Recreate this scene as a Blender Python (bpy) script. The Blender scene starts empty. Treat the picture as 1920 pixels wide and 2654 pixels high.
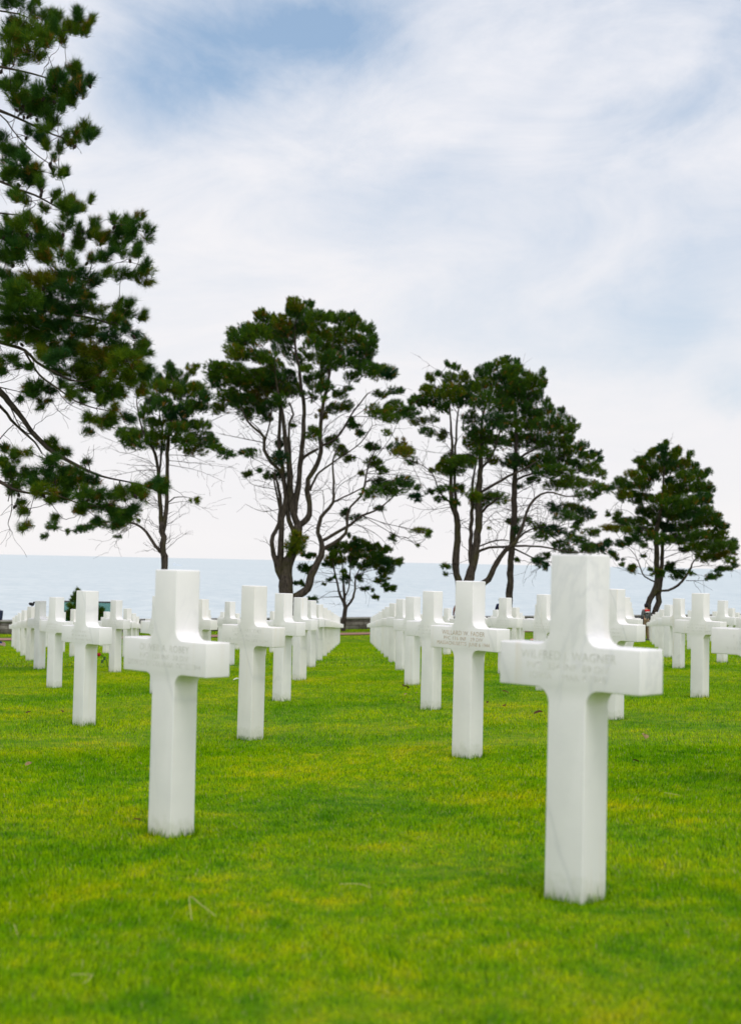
import bpy, bmesh, math, random
import numpy as np
from mathutils import Vector, Matrix, kdtree
random.seed(7); RNG = np.random.default_rng(11)
SC = bpy.context.scene; COL = SC.collection
# ------------------------------------------------------------------ camera model (metres; the lens is a 50 mm on a 24x36 frame held upright)
F = 3686.0; PITCH = 0.034598; ROLL = math.atan(39/1920.0); EYE = 1.0
def U(px, py, D):
    """point at ground distance D (along the viewing azimuth) seen at photo pixel px,py"""
    c, s = math.cos(ROLL), math.sin(ROLL)
    a, b = px-960.0, py-1327.0
    u = a*c+b*s; v = -a*s+b*c
    cp, sp = math.cos(PITCH), math.sin(PITCH)
    x, y, z = u, F, -v
    Y = y*cp-z*sp; Z = y*sp+z*cp
    k = D/Y
    return Vector((x*k, D, Z*k+EYE))
def ground(x, y):
    x = np.asarray(x, float); y = np.asarray(y, float)
    s = y-0.72*x
    xx = np.clip(x, -40, 40)
    p = -0.833+0.0241*xx-0.0349*y-0.0121*np.maximum(y-22, 0)
    lvl = -3.25-0.0308*np.maximum(s-64.5, 0)
    t = np.clip((s-55)/9.0, 0, 1); t = t*t*(3-2*t)
    z = p*(1-t)+lvl*t
    z = np.where(s > 79, -3.70-np.minimum((s-79)*0.42, 47.5), z)
    return z+EYE-.024
def gz(x, y): return float(ground(x, y))
# ------------------------------------------------------------------ helpers
def link(o, parent=None):
    COL.objects.link(o)
    if parent is not None: o.parent = parent
    return o
def tag(o, label=None, cat=None, group=None, kind=None):
    if label: o['label'] = label
    if cat: o['category'] = cat
    if group: o['group'] = group
    if kind: o['kind'] = kind
    return o
def empty(name, loc, rz=0):
    o = bpy.data.objects.new(name, None); o.location = loc; o.rotation_euler = (0, 0, rz); o.empty_display_size = .1
    return link(o)
def raw_mesh(name, V, faces_flat, sizes, mat, attrs=None, smooth=False):
    me = bpy.data.meshes.new(name)
    V = np.ascontiguousarray(V, dtype=np.float32).reshape(-1, 3)
    me.vertices.add(len(V)); me.vertices.foreach_set('co', V.ravel())
    ff = np.ascontiguousarray(faces_flat, dtype=np.int32).ravel(); sizes = np.asarray(sizes, dtype=np.int32)
    me.loops.add(len(ff)); me.loops.foreach_set('vertex_index', ff)
    me.polygons.add(len(sizes)); st = np.concatenate([[0], np.cumsum(sizes)[:-1]]).astype(np.int32)
    me.polygons.foreach_set('loop_start', st)
    if smooth: me.polygons.foreach_set('use_smooth', np.ones(len(sizes), dtype=bool))
    for k, v in (attrs or {}).items():
        a = me.attributes.new(k, 'FLOAT', 'POINT'); a.data.foreach_set('value', np.asarray(v, dtype=np.float32))
    me.update(calc_edges=True)
    if mat: me.materials.append(mat)
    return me
def bm_obj(name, bm, mat, parent=None, smooth=False):
    me = bpy.data.meshes.new(name); bm.normal_update(); bm.to_mesh(me); bm.free()
    if smooth:
        for p in me.polygons: p.use_smooth = True
    if mat: me.materials.append(mat)
    return link(bpy.data.objects.new(name, me), parent)
def bx(bm, x0, x1, y0, y1, z0, z1, bev=0):
    vs = [bm.verts.new(p) for p in [(x0,y0,z0),(x1,y0,z0),(x1,y1,z0),(x0,y1,z0),(x0,y0,z1),(x1,y0,z1),(x1,y1,z1),(x0,y1,z1)]]
    fs = [bm.faces.new([vs[i] for i in f]) for f in [(3,2,1,0),(4,5,6,7),(0,1,5,4),(1,2,6,5),(2,3,7,6),(3,0,4,7)]]
    if bev:
        es = list({e for f in fs for e in f.edges})
        bmesh.ops.bevel(bm, geom=es, offset=bev, segments=2, affect='EDGES', profile=.5)
    return bm
# materials
def newmat(name):
    m = bpy.data.materials.new(name); m.use_nodes = True
    nt = m.node_tree; b = nt.nodes['Principled BSDF']
    return m, nt, b
def N(nt, typ, **kw):
    n = nt.nodes.new(typ)
    for k, v in kw.items():
        if k.startswith('i_'):
            key = k[2:]; key = int(key) if key.isdigit() else key
            n.inputs[key].default_value = v
        else: setattr(n, k, v)
    return n
def ramp(nt, src, stops, interp='LINEAR'):
    r = nt.nodes.new('ShaderNodeValToRGB'); r.color_ramp.interpolation = interp
    e = r.color_ramp.elements
    while len(e) < len(stops): e.new(.5)
    for k, (p, c) in enumerate(stops):
        e[k].position = p; e[k].color = (*c, 1) if len(c) == 3 else c
    nt.links.new(src, r.inputs[0]); return r
def math_(nt, op, a, b=None, c=None, clamp=False):
    n = nt.nodes.new('ShaderNodeMath'); n.operation = op; n.use_clamp = clamp
    for i, v in enumerate((a, b, c)):
        if v is None: continue
        if isinstance(v, (int, float)): n.inputs[i].default_value = v
        else: nt.links.new(v, n.inputs[i])
    return n.outputs[0]
def noise(nt, vec, scale, detail=4, rough=.55, dist=0):
    n = nt.nodes.new('ShaderNodeTexNoise'); n.inputs['Scale'].default_value = scale; n.inputs['Detail'].default_value = detail
    n.inputs['Roughness'].default_value = rough; n.inputs['Distortion'].default_value = dist
    if vec is not None: nt.links.new(vec, n.inputs['Vector'])
    return n
def mixc(nt, fac, a, b, typ='MIX'):
    n = nt.nodes.new('ShaderNodeMix'); n.data_type = 'RGBA'; n.blend_type = typ
    if isinstance(fac, (int, float)): n.inputs[0].default_value = fac
    else: nt.links.new(fac, n.inputs[0])
    for i, v in ((6, a), (7, b)):
        if isinstance(v, tuple): n.inputs[i].default_value = (*v, 1) if len(v) == 3 else v
        else: nt.links.new(v, n.inputs[i])
    return n.outputs[2]
def plain(name, col, rough=.7, spec=.3, nz=0.0, scale=20, metal=0):
    m, nt, b = newmat(name)
    b.inputs['Roughness'].default_value = rough; b.inputs['Specular IOR Level'].default_value = spec; b.inputs['Metallic'].default_value = metal
    if nz:
        tc = N(nt, 'ShaderNodeTexCoord'); n = noise(nt, tc.outputs['Object'], scale)
        lo = tuple(c*(1-nz) for c in col); hi = tuple(min(1, c*(1+nz)) for c in col)
        r = ramp(nt, n.outputs[0], [(.3, lo), (.7, hi)]); nt.links.new(r.outputs[0], b.inputs['Base Color'])
    else: b.inputs['Base Color'].default_value = (*col, 1)
    return m
def marble_material():
    m, nt, b = newmat('white_marble')
    tc = N(nt, 'ShaderNodeTexCoord'); oi = N(nt, 'ShaderNodeObjectInfo')
    off = N(nt, 'ShaderNodeVectorMath', operation='SCALE'); off.inputs[0].default_value = (37, 19, 53); nt.links.new(oi.outputs['Random'], off.inputs['Scale'])
    add = N(nt, 'ShaderNodeVectorMath', operation='ADD'); nt.links.new(tc.outputs['Object'], add.inputs[0]); nt.links.new(off.outputs[0], add.inputs[1])
    rot = N(nt, 'ShaderNodeMapping'); rot.inputs['Rotation'].default_value = (.5, .6, .3); rot.inputs['Scale'].default_value = (1, 1, .45); nt.links.new(add.outputs[0], rot.inputs[0])
    # veins: ridged noise, thin grey streaks
    v1 = noise(nt, rot.outputs[0], 3.2, 6, .6, .6)
    rid = math_(nt, 'ABSOLUTE', math_(nt, 'SUBTRACT', v1.outputs[0], .5))
    vein = ramp(nt, rid, [(0, (1, 1, 1)), (.010, (.55, .55, .55)), (.028, (0, 0, 0))])
    patch = noise(nt, rot.outputs[0], 2.1, 3); pm = ramp(nt, patch.outputs[0], [(.50, (0, 0, 0)), (.64, (1, 1, 1))])
    vm = math_(nt, 'MULTIPLY', vein.outputs[0], pm.outputs[0])
    vm = math_(nt, 'MULTIPLY', vm, .24)
    cl = noise(nt, add.outputs[0], 5, 5); base = ramp(nt, cl.outputs[0], [(.3, (.775, .748, .742)), (.7, (.845, .812, .80))])
    tone = ramp(nt, oi.outputs['Random'], [(0, (.94, .935, .90)), (.5, (1, 1, 1)), (1, (.97, .98, .99))])
    b2 = mixc(nt, 1.0, base.outputs[0], tone.outputs[0], 'MULTIPLY')
    c = mixc(nt, vm, b2, (.42, .43, .47))
    # one broad soft vein slanting across the shaft, shifted from stone to stone
    so = N(nt, 'ShaderNodeSeparateXYZ'); nt.links.new(tc.outputs['Object'], so.inputs[0]); sc_ = N(nt, 'ShaderNodeSeparateColor'); nt.links.new(oi.outputs['Color'], sc_.inputs[0])
    wv = noise(nt, add.outputs[0], 7, 4)
    dgn = math_(nt, 'ADD', math_(nt, 'ADD', math_(nt, 'SUBTRACT', so.outputs[2], .30), math_(nt, 'MULTIPLY', math_(nt, 'ADD', so.outputs[0], .065), 2.3)), math_(nt, 'ADD', math_(nt, 'MULTIPLY', sc_.outputs[0], -1.6), math_(nt, 'MULTIPLY', wv.outputs[0], .10)))
    dv = ramp(nt, math_(nt, 'ABSOLUTE', dgn), [(0, (.22, .22, .22)), (.014, (.12, .12, .12)), (.035, (0, 0, 0))])
    c = mixc(nt, dv.outputs[0], c, (.44, .45, .47))
    # ochre runs and lichen, vertical
    mp = N(nt, 'ShaderNodeMapping'); mp.inputs['Scale'].default_value = (22, 22, 1.6); nt.links.new(add.outputs[0], mp.inputs[0])
    st = noise(nt, mp.outputs[0], 1, 3); sm = ramp(nt, st.outputs[0], [(.57, (0, 0, 0)), (.75, (1, 1, 1))])
    st2 = noise(nt, add.outputs[0], 1.7, 2); sm2 = ramp(nt, st2.outputs[0], [(.45, (0, 0, 0)), (.65, (1, 1, 1))])
    s = math_(nt, 'MULTIPLY', math_(nt, 'MULTIPLY', sm.outputs[0], sm2.outputs[0]), .42)
    c = mixc(nt, s, c, (.66, .54, .36))
    # soil splash near the turf
    sx = N(nt, 'ShaderNodeSeparateXYZ'); nt.links.new(tc.outputs['Object'], sx.inputs[0])
    sp = noise(nt, add.outputs[0], 30, 4)
    lowm = math_(nt, 'SUBTRACT', math_(nt, 'MULTIPLY', sp.outputs[0], .12), sx.outputs[2])
    low = ramp(nt, lowm, [(.0, (0, 0, 0)), (.05, (1, 1, 1))])
    c = mixc(nt, math_(nt, 'MULTIPLY', low.outputs[0], .35), c, (.45, .47, .33))
    nt.links.new(c, b.inputs['Base Color'])
    b.inputs['Roughness'].default_value = .55; b.inputs['Specular IOR Level'].default_value = .3
    bn = noise(nt, add.outputs[0], 90, 5, .65); bp = N(nt, 'ShaderNodeBump'); bp.inputs['Strength'].default_value = .12; bp.inputs['Distance'].default_value = .004
    nt.links.new(bn.outputs[0], bp.inputs['Height']); nt.links.new(bp.outputs[0], b.inputs['Normal'])
    return m
def turf_colour(nt, dark=1.0):
    g = N(nt, 'ShaderNodeNewGeometry'); P = g.outputs['Position']
    n1 = noise(nt, P, .9, 5, .6, .4); n2 = noise(nt, P, 7.5, 6, .7); n3 = noise(nt, P, .22, 3)
    f = math_(nt, 'ADD', math_(nt, 'MULTIPLY', n1.outputs[0], .36), math_(nt, 'ADD', math_(nt, 'MULTIPLY', n2.outputs[0], .50), math_(nt, 'MULTIPLY', n3.outputs[0], .14)))
    d = dark
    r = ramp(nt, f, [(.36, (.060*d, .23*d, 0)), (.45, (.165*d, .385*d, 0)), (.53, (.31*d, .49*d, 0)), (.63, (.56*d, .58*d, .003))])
    return r.outputs[0]
def grass_material():
    m, nt, b = newmat('grass_blades')
    c = turf_colour(nt)
    a = N(nt, 'ShaderNodeAttribute', attribute_name='tint')
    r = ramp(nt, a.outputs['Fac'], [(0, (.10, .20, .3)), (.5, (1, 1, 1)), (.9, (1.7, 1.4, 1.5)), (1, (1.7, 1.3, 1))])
    straw = ramp(nt, a.outputs['Fac'], [(.935, (0, 0, 0)), (.95, (1, 1, 1))])
    c2 = mixc(nt, 1.0, c, r.outputs[0], 'MULTIPLY')
    c2 = mixc(nt, straw.outputs[0], c2, (.50, .44, .20))
    nt.links.new(c2, b.inputs['Base Color']); b.inputs['Roughness'].default_value = .5; b.inputs['Specular IOR Level'].default_value = .04
    tr = N(nt, 'ShaderNodeBsdfTranslucent'); nt.links.new(c2, tr.inputs['Color'])
    mx = N(nt, 'ShaderNodeMixShader'); mx.inputs[0].default_value = .45
    nt.links.new(b.outputs[0], mx.inputs[1]); nt.links.new(tr.outputs[0], mx.inputs[2])
    nt.links.new(mx.outputs[0], nt.nodes['Material Output'].inputs['Surface'])
    return m
def soil_material():
    m, nt, b = newmat('turf_soil')
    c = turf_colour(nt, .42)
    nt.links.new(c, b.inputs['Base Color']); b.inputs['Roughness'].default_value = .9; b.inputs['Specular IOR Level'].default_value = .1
    return m
def needle_material(name, cols, transl=.2):
    m, nt, b = newmat(name)
    a = N(nt, 'ShaderNodeAttribute', attribute_name='tint')
    r = ramp(nt, a.outputs['Fac'], cols)
    nt.links.new(r.outputs[0], b.inputs['Base Color']); b.inputs['Roughness'].default_value = .7; b.inputs['Specular IOR Level'].default_value = .05
    tr = N(nt, 'ShaderNodeBsdfTranslucent'); nt.links.new(r.outputs[0], tr.inputs['Color'])
    mx = N(nt, 'ShaderNodeMixShader'); mx.inputs[0].default_value = transl
    nt.links.new(b.outputs[0], mx.inputs[1]); nt.links.new(tr.outputs[0], mx.inputs[2])
    nt.links.new(mx.outputs[0], nt.nodes['Material Output'].inputs['Surface'])
    return m
def bark_material(name, lo, hi):
    m, nt, b = newmat(name)
    tc = N(nt, 'ShaderNodeTexCoord'); mp = N(nt, 'ShaderNodeMapping'); mp.inputs['Scale'].default_value = (9, 9, 2.2); nt.links.new(tc.outputs['Object'], mp.inputs[0])
    n = noise(nt, mp.outputs[0], 1.6, 6, .7); r = ramp(nt, n.outputs[0], [(.35, lo), (.65, hi)])
    g = noise(nt, tc.outputs['Object'], 1.1, 3); gm = ramp(nt, g.outputs[0], [(.52, (0, 0, 0)), (.68, (.6, .6, .6))])
    c = mixc(nt, gm.outputs[0], r.outputs[0], (.06, .058, .012))
    nt.links.new(c, b.inputs['Base Color']); b.inputs['Roughness'].default_value = .9; b.inputs['Specular IOR Level'].default_value = .1
    bp = N(nt, 'ShaderNodeBump'); bp.inputs['Strength'].default_value = .8; bp.inputs['Distance'].default_value = .06
    nt.links.new(n.outputs[0], bp.inputs['Height']); nt.links.new(bp.outputs[0], b.inputs['Normal'])
    return m
M = {}
M['marble'] = marble_material(); M['grass'] = grass_material(); M['soil'] = soil_material()
M['needle'] = needle_material('pine_needles', [(0, (.012, .046, .016)), (.35, (.030, .085, .012)), (.65, (.066, .125, .004)), (.9, (.125, .145, .004)), (.97, (.17, .085, .016)), (1, (.26, .11, .02))])
M['bark'] = bark_material('pine_bark', (.022, .018, .015), (.095, .076, .062))
M['twig'] = plain('pine_twig', (.035, .026, .022), .9, .1, .4, 4)
M['engr'] = plain('worn_engraving_grey', (.69, .675, .63), .8, .1, .18, 60)
M['engr_ochre'] = plain('engraving_ochre', (.52, .41, .31), .8, .1, .35, 45)
# ------------------------------------------------------------------ camera, world, sun
cam_d = bpy.data.cameras.new('camera'); cam = link(bpy.data.objects.new('camera', cam_d)); SC.camera = cam
cam_d.sensor_fit = 'VERTICAL'; cam_d.sensor_height = 36.0; cam_d.sensor_width = 36.0*1920/2654
cam_d.lens = F/2654*36.0
cam_d.clip_start = .1; cam_d.clip_end = 120000
fw = Vector((0, math.cos(PITCH), math.sin(PITCH))); up = Vector((0, -math.sin(PITCH), math.cos(PITCH))); rt = Vector((1, 0, 0))
c_, s_ = math.cos(ROLL), math.sin(ROLL)
R_ = rt*c_+up*s_; U_ = up*c_-rt*s_
mw = Matrix((R_, U_, -fw)).transposed().to_4x4(); mw.translation = Vector((0, 0, EYE)); cam.matrix_world = mw
cam_d.dof.use_dof = True; cam_d.dof.focus_distance = 12.5; cam_d.dof.aperture_fstop = 4.0
SUN_EL, SUN_AZ = math.radians(62), math.radians(155)   # azimuth clockwise from the view direction (+Y): behind, to the right
sd = bpy.data.lights.new('sun', 'SUN'); sd.energy = 1.45; sd.angle = math.radians(28); sd.color = (1, .96, .90)
sun = link(bpy.data.objects.new('sun', sd))
sdir = Vector((math.sin(SUN_AZ)*math.cos(SUN_EL), math.cos(SUN_AZ)*math.cos(SUN_EL), math.sin(SUN_EL)))
sun.rotation_euler = sdir.to_track_quat('Z', 'Y').to_euler()
def world():
    w = bpy.data.worlds.new('World'); SC.world = w; w.use_nodes = True; nt = w.node_tree
    bg = nt.nodes['Background']; bg.inputs['Strength'].default_value = .1
    sky = N(nt, 'ShaderNodeTexSky', sky_type='NISHITA'); sky.sun_disc = False
    sky.sun_elevation = SUN_EL; sky.sun_rotation = SUN_AZ; sky.air_density = 1.0; sky.dust_density = 1.5
    tc = N(nt, 'ShaderNodeTexCoord'); D = tc.outputs['Generated']
    # stretched, warped direction for cloud noise
    sx = N(nt, 'ShaderNodeSeparateXYZ'); nt.links.new(D, sx.inputs[0])
    x, y, z = sx.outputs
    az = math_(nt, 'ARCTAN2', x, y); el = math_(nt, 'ARCSINE', z)
    cv = N(nt, 'ShaderNodeCombineXYZ'); nt.links.new(az, cv.inputs[0]); nt.links.new(el, cv.inputs[1])
    w1 = noise(nt, cv.outputs[0], 4.0, 8, .64); w2 = noise(nt, cv.outputs[0], 1.7, 3)
    def warp(v, n, amt):
        return math_(nt, 'ADD', v, math_(nt, 'MULTIPLY', math_(nt, 'SUBTRACT', n, .5), amt))
    sep = N(nt, 'ShaderNodeSeparateColor'); nt.links.new(w1.outputs['Color'], sep.inputs[0])
    azw = warp(az, sep.outputs[0], .17); elw = warp(el, sep.outputs[1], .14)
    def blob(px, py, rx, ry, rot, amp):
        """soft gap in the cloud deck, centred on a direction"""
        p = U(px*1.17, py*1.17, 1.0)-Vector((0, 0, EYE)); a0 = math.atan2(p.x, p.y); e0 = math.asin(p.normalized().z)
        k = 1.17/F; cr, sr = math.cos(math.radians(rot)), math.sin(math.radians(rot))
        da = math_(nt, 'SUBTRACT', azw, a0); de = math_(nt, 'SUBTRACT', elw, e0)
        u = math_(nt, 'MULTIPLY', math_(nt, 'ADD', math_(nt, 'MULTIPLY', da, cr), math_(nt, 'MULTIPLY', de, sr)), 1/(rx*k))
        v = math_(nt, 'MULTIPLY', math_(nt, 'SUBTRACT', math_(nt, 'MULTIPLY', de, cr), math_(nt, 'MULTIPLY', da, sr)), 1/(ry*k))
        r2 = math_(nt, 'ADD', math_(nt, 'MULTIPLY', u, u), math_(nt, 'MULTIPLY', v, v))
        return math_(nt, 'MULTIPLY', math_(nt, 'EXPONENT', math_(nt, 'MULTIPLY', r2, -1.0)), amp)
    blue = None
    for b in BLUE:
        o = blob(*b); blue = o if blue is None else math_(nt, 'ADD', blue, o)
    mp = N(nt, 'ShaderNodeMapping'); mp.inputs['Scale'].default_value = (1, 2.2, 1); mp.inputs['Rotation'].default_value = (0, 0, math.radians(-24)); nt.links.new(cv.outputs[0], mp.inputs[0])
    n1 = noise(nt, mp.outputs[0], 6.5, 9, .64, .6)
    wisps = math_(nt, 'MULTIPLY', math_(nt, 'SUBTRACT', n1.outputs[0], .47), 1.5)
    # thin cover grows with height above the horizon
    h = N(nt, 'ShaderNodeMapRange'); h.inputs[1].default_value = .03; h.inputs[2].default_value = .42; nt.links.new(el, h.inputs[0])
    wisps = math_(nt, 'MULTIPLY', wisps, math_(nt, 'ADD', h.outputs[0], .12))
    gap = math_(nt, 'ADD', blue, math_(nt, 'ADD', wisps, math_(nt, 'MULTIPLY', h.outputs[0], .14)), clamp=True)
    # a white veil: brighter towards the sun (behind the camera)
    back = math_(nt, 'SUBTRACT', .25, y, clamp=True)
    dark = noise(nt, mp.outputs[0], 3.1, 4, .5); dk = ramp(nt, dark.outputs[0], [(.35, (.955, .967, .985)), (.62, (1, 1, 1))])
    cc = mixc(nt, h.outputs[0], (9.5, 9.25, 9.25), (8.8, 8.9, 9.45))
    cc = mixc(nt, 1.0, cc, dk.outputs[0], 'MULTIPLY')
    bk = N(nt, 'ShaderNodeVectorMath', operation='SCALE'); nt.links.new(cc, bk.inputs[0]); nt.links.new(math_(nt, 'ADD', 1.0, math_(nt, 'MULTIPLY', back, BACK)), bk.inputs['Scale'])
    sk = N(nt, 'ShaderNodeVectorMath', operation='MULTIPLY'); nt.links.new(sky.outputs[0], sk.inputs[0]); sk.inputs[1].default_value = (1.2, 1.3, 1.25)
    # clear-air patches keep some of the veil in front of them
    veil = mixc(nt, .45, sk.outputs[0], (4.9, 6.6, 9.1))
    col = mixc(nt, gap, bk.outputs[0], veil)
    nt.links.new(col, bg.inputs['Color'])
BACK = .62
BLUE = [(480, 110, 270, 150, 20, .62), (720, 50, 230, 120, 32, .50), (880, 60, 130, 110, 35, .22), (330, 150, 170, 190, 0, .28),
        (1000, 400, 190, 90, 30, .32), (1480, 230, 260, 80, 35, .46), (1570, 640, 240, 120, 20, .40), (1250, 560, 280, 60, 25, .22), (1150, 730, 340, 55, 5, .20), (1630, 830, 80, 45, 0, .35), (1300, 130, 200, 50, 35, .16)]
world()
SC.view_settings.view_transform = 'Standard'; SC.view_settings.look = 'None'; SC.view_settings.exposure = 0; SC.view_settings.gamma = 1
SC.view_settings.use_curve_mapping = False
SC.cycles.use_denoising = True; SC.cycles.max_bounces = 8; SC.cycles.transparent_max_bounces = 12
# ------------------------------------------------------------------ ground
def build_ground():
    ys = np.concatenate([np.linspace(-30, 0, 8)[:-1], np.linspace(0, 24, 49)[:-1], np.linspace(24, 130, 90)[:-1], np.linspace(130, 340, 24)])
    xs = np.concatenate([np.linspace(-260, -40, 16)[:-1], np.linspace(-40, 45, 86)[:-1], np.linspace(45, 260, 16)])
    X, Y = np.meshgrid(xs, ys); Z = ground(X, Y)
    Z += np.where(Y < 60, .006*np.sin(X*2.1+1.3*np.sin(Y*1.7))*np.cos(Y*1.4), 0)
    V = np.stack([X, Y, Z], -1).reshape(-1, 3); nx, ny = len(xs), len(ys)
    i = np.arange(nx-1); j = np.arange(ny-1); I, J = np.meshgrid(i, j); a = (J*nx+I).ravel()
    Fq = np.stack([a, a+1, a+1+nx, a+nx], -1)
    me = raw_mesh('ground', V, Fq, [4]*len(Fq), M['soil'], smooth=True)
    tag(link(bpy.data.objects.new('ground', me)), 'green turf sloping gently down towards the sea', kind='structure')
build_ground()
def build_grass():
    zones = [(1.9, 4.6, 27000, .0017, .019, True), (4.6, 9, 15000, .0023, .021, True), (9, 22, 4200, .0040, .026, False), (22, 60, 420, .011, .042, False), (60, 84, 130, .022, .055, False)]
    VS = []; FS = []; SZ = []; T = []; base = 0
    for (y0, y1, dens, w, h, seg) in zones:
        A = .285*(y1**2-y0**2)+1.6*(y1-y0); n = int(A*dens)
        t = RNG.random(int(n*1.0)); y = np.sqrt(y0**2+t*(y1**2-y0**2)); x = (RNG.random(n)*2-1)*(.285*y+.8)
        s = y-.72*x; ok = ((s < 62.9) | (s > 66.6)) & (s < 76.0)
        x, y = x[ok], y[ok]; n = len(x); z = ground(x, y)
        # clumpy height
        cl = .5+.5*np.sin(x*5.1+2*np.sin(y*3.3))*np.sin(y*4.7+1.5*np.sin(x*2.9))
        hh = h*(.45+.75*RNG.random(n))*(.78+.44*cl); ww = w*(.7+.6*RNG.random(n))
        th = RNG.random(n)*2*math.pi; lean = (.2+.95*RNG.random(n))
        # wind and mowing bend neighbouring blades alike
        fx = np.sin(x*1.3+y*.9)+.6*np.sin(x*3.1-y*2.2); fy = np.cos(x*1.1-y*1.6)
        dx = np.cos(th)+.5*fx; dy = np.sin(th)+.5*fy; nn = np.hypot(dx, dy)+1e-6; dx /= nn; dy /= nn
        lx, ly = dx*np.sin(lean)*hh, dy*np.sin(lean)*hh; lz = np.cos(lean)*hh
        ph = RNG.random(n)*math.pi; px, py = np.cos(ph)*ww/2, np.sin(ph)*ww/2
        tint = np.clip(RNG.normal(.50, .30, n), 0, .93); tint = np.where(RNG.random(n) < .022, .94+.06*RNG.random(n), tint)
        b1 = np.stack([x-px, y-py, z-.004], -1); b2 = np.stack([x+px, y+py, z-.004], -1)
        tip = np.stack([x+lx, y+ly, z+lz], -1)
        if seg:
            m1 = np.stack([x-px*.8+lx*.35, y-py*.8+ly*.35, z+lz*.6], -1); m2 = np.stack([x+px*.8+lx*.35, y+py*.8+ly*.35, z+lz*.6], -1)
            V = np.stack([b1, b2, m2, m1, tip], 1).reshape(-1, 3); k = 5
            q = np.arange(n)[:, None]*5+base
            f = np.concatenate([q+0, q+1, q+2, q+3, q+3, q+2, q+4], 1); FS.append(f.ravel()); SZ.append(np.tile([4, 3], n))
        else:
            V = np.stack([b1, b2, tip], 1).reshape(-1, 3); k = 3
            q = np.arange(n)[:, None]*3+base; FS.append(np.concatenate([q, q+1, q+2], 1).ravel()); SZ.append(np.full(n, 3))
        VS.append(V); T.append(np.repeat(tint, k)); base += n*k
    me = raw_mesh('grass', np.concatenate(VS), np.concatenate(FS), np.concatenate(SZ), M['grass'], {'tint': np.concatenate(T)})
    tag(link(bpy.data.objects.new('grass', me)), 'short mown green grass of the lawn', kind='stuff')
build_grass()
def strip(name, s0, s1, mat, dz, label, lift=0):
    xs = np.linspace(-40, 45, 86); V = []; Fq = []
    for k, x in enumerate(xs):
        for s in (s0, s1):
            y = s+.72*x; V.append((x, y, gz(x, y)+dz))
    for k in range(len(xs)-1): Fq.append((2*k, 2*k+2, 2*k+3, 2*k+1))
    me = raw_mesh(name, np.array(V), np.array(Fq), [4]*len(Fq), mat)
    return tag(link(bpy.data.objects.new(name, me)), label, kind='structure')
M['path'] = plain('red_gravel', (.30, .17, .13), .95, .1, .25, 9)
M['edge'] = plain('dark_edging', (.05, .032, .02), .95, .1, .4, 6)
strip('path', 63.4, 65.9, M['path'], .03, 'narrow red-brown gravel path crossing behind the graves')
strip('path_edging', 65.9, 66.5, M['edge'], .05, 'dark earth edge of the path')
# ------------------------------------------------------------------ sea
def build_sea():
    m, nt, b = newmat('sea_water')
    g = N(nt, 'ShaderNodeNewGeometry')
    def layer(sx, sy, sc, det):
        mp = N(nt, 'ShaderNodeMapping'); mp.inputs['Scale'].default_value = (sx, sy, 1); nt.links.new(g.outputs['Position'], mp.inputs[0])
        return noise(nt, mp.outputs[0], sc, det, .6)
    a = layer(.06, .022, 1, 7); c = layer(.004, .0022, 1, 4)
    big = ramp(nt, c.outputs[0], [(.3, (.475, .545, .565)), (.7, (.525, .585, .60))])  # raised pale base stands in for atmospheric haze over the water
    rip = ramp(nt, a.outputs[0], [(.36, (.80, .85, .88)), (.60, (1.04, 1.03, 1.025))])
    col = mixc(nt, 1.0, big.outputs[0], rip.outputs[0], 'MULTIPLY')
    nt.links.new(col, b.inputs['Base Color']); b.inputs['Roughness'].default_value = .32; b.inputs['Specular IOR Level'].default_value = .5
    b.inputs['IOR'].default_value = 1.33
    ad = math_(nt, 'ADD', math_(nt, 'MULTIPLY', a.outputs[0], 1.0), math_(nt, 'MULTIPLY', layer(.3, .16, 1, 3).outputs[0], .25))
    bp = N(nt, 'ShaderNodeBump'); bp.inputs['Strength'].default_value = 1.0; bp.inputs['Distance'].default_value = 2.2
    nt.links.new(ad, bp.inputs['Height']); nt.links.new(bp.outputs[0], b.inputs['Normal'])
    V = [(-90000, 90, -49.5+EYE), (90000, 90, -49.5+EYE), (90000, 100000, -49.5+EYE), (-90000, 100000, -49.5+EYE)]
    me = raw_mesh('sea', np.array(V, float), np.array([[0, 1, 2, 3]]), [4], m)
    tag(link(bpy.data.objects.new('sea', me)), 'calm pale blue sea with fine ripples', kind='structure')
build_sea()
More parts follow.
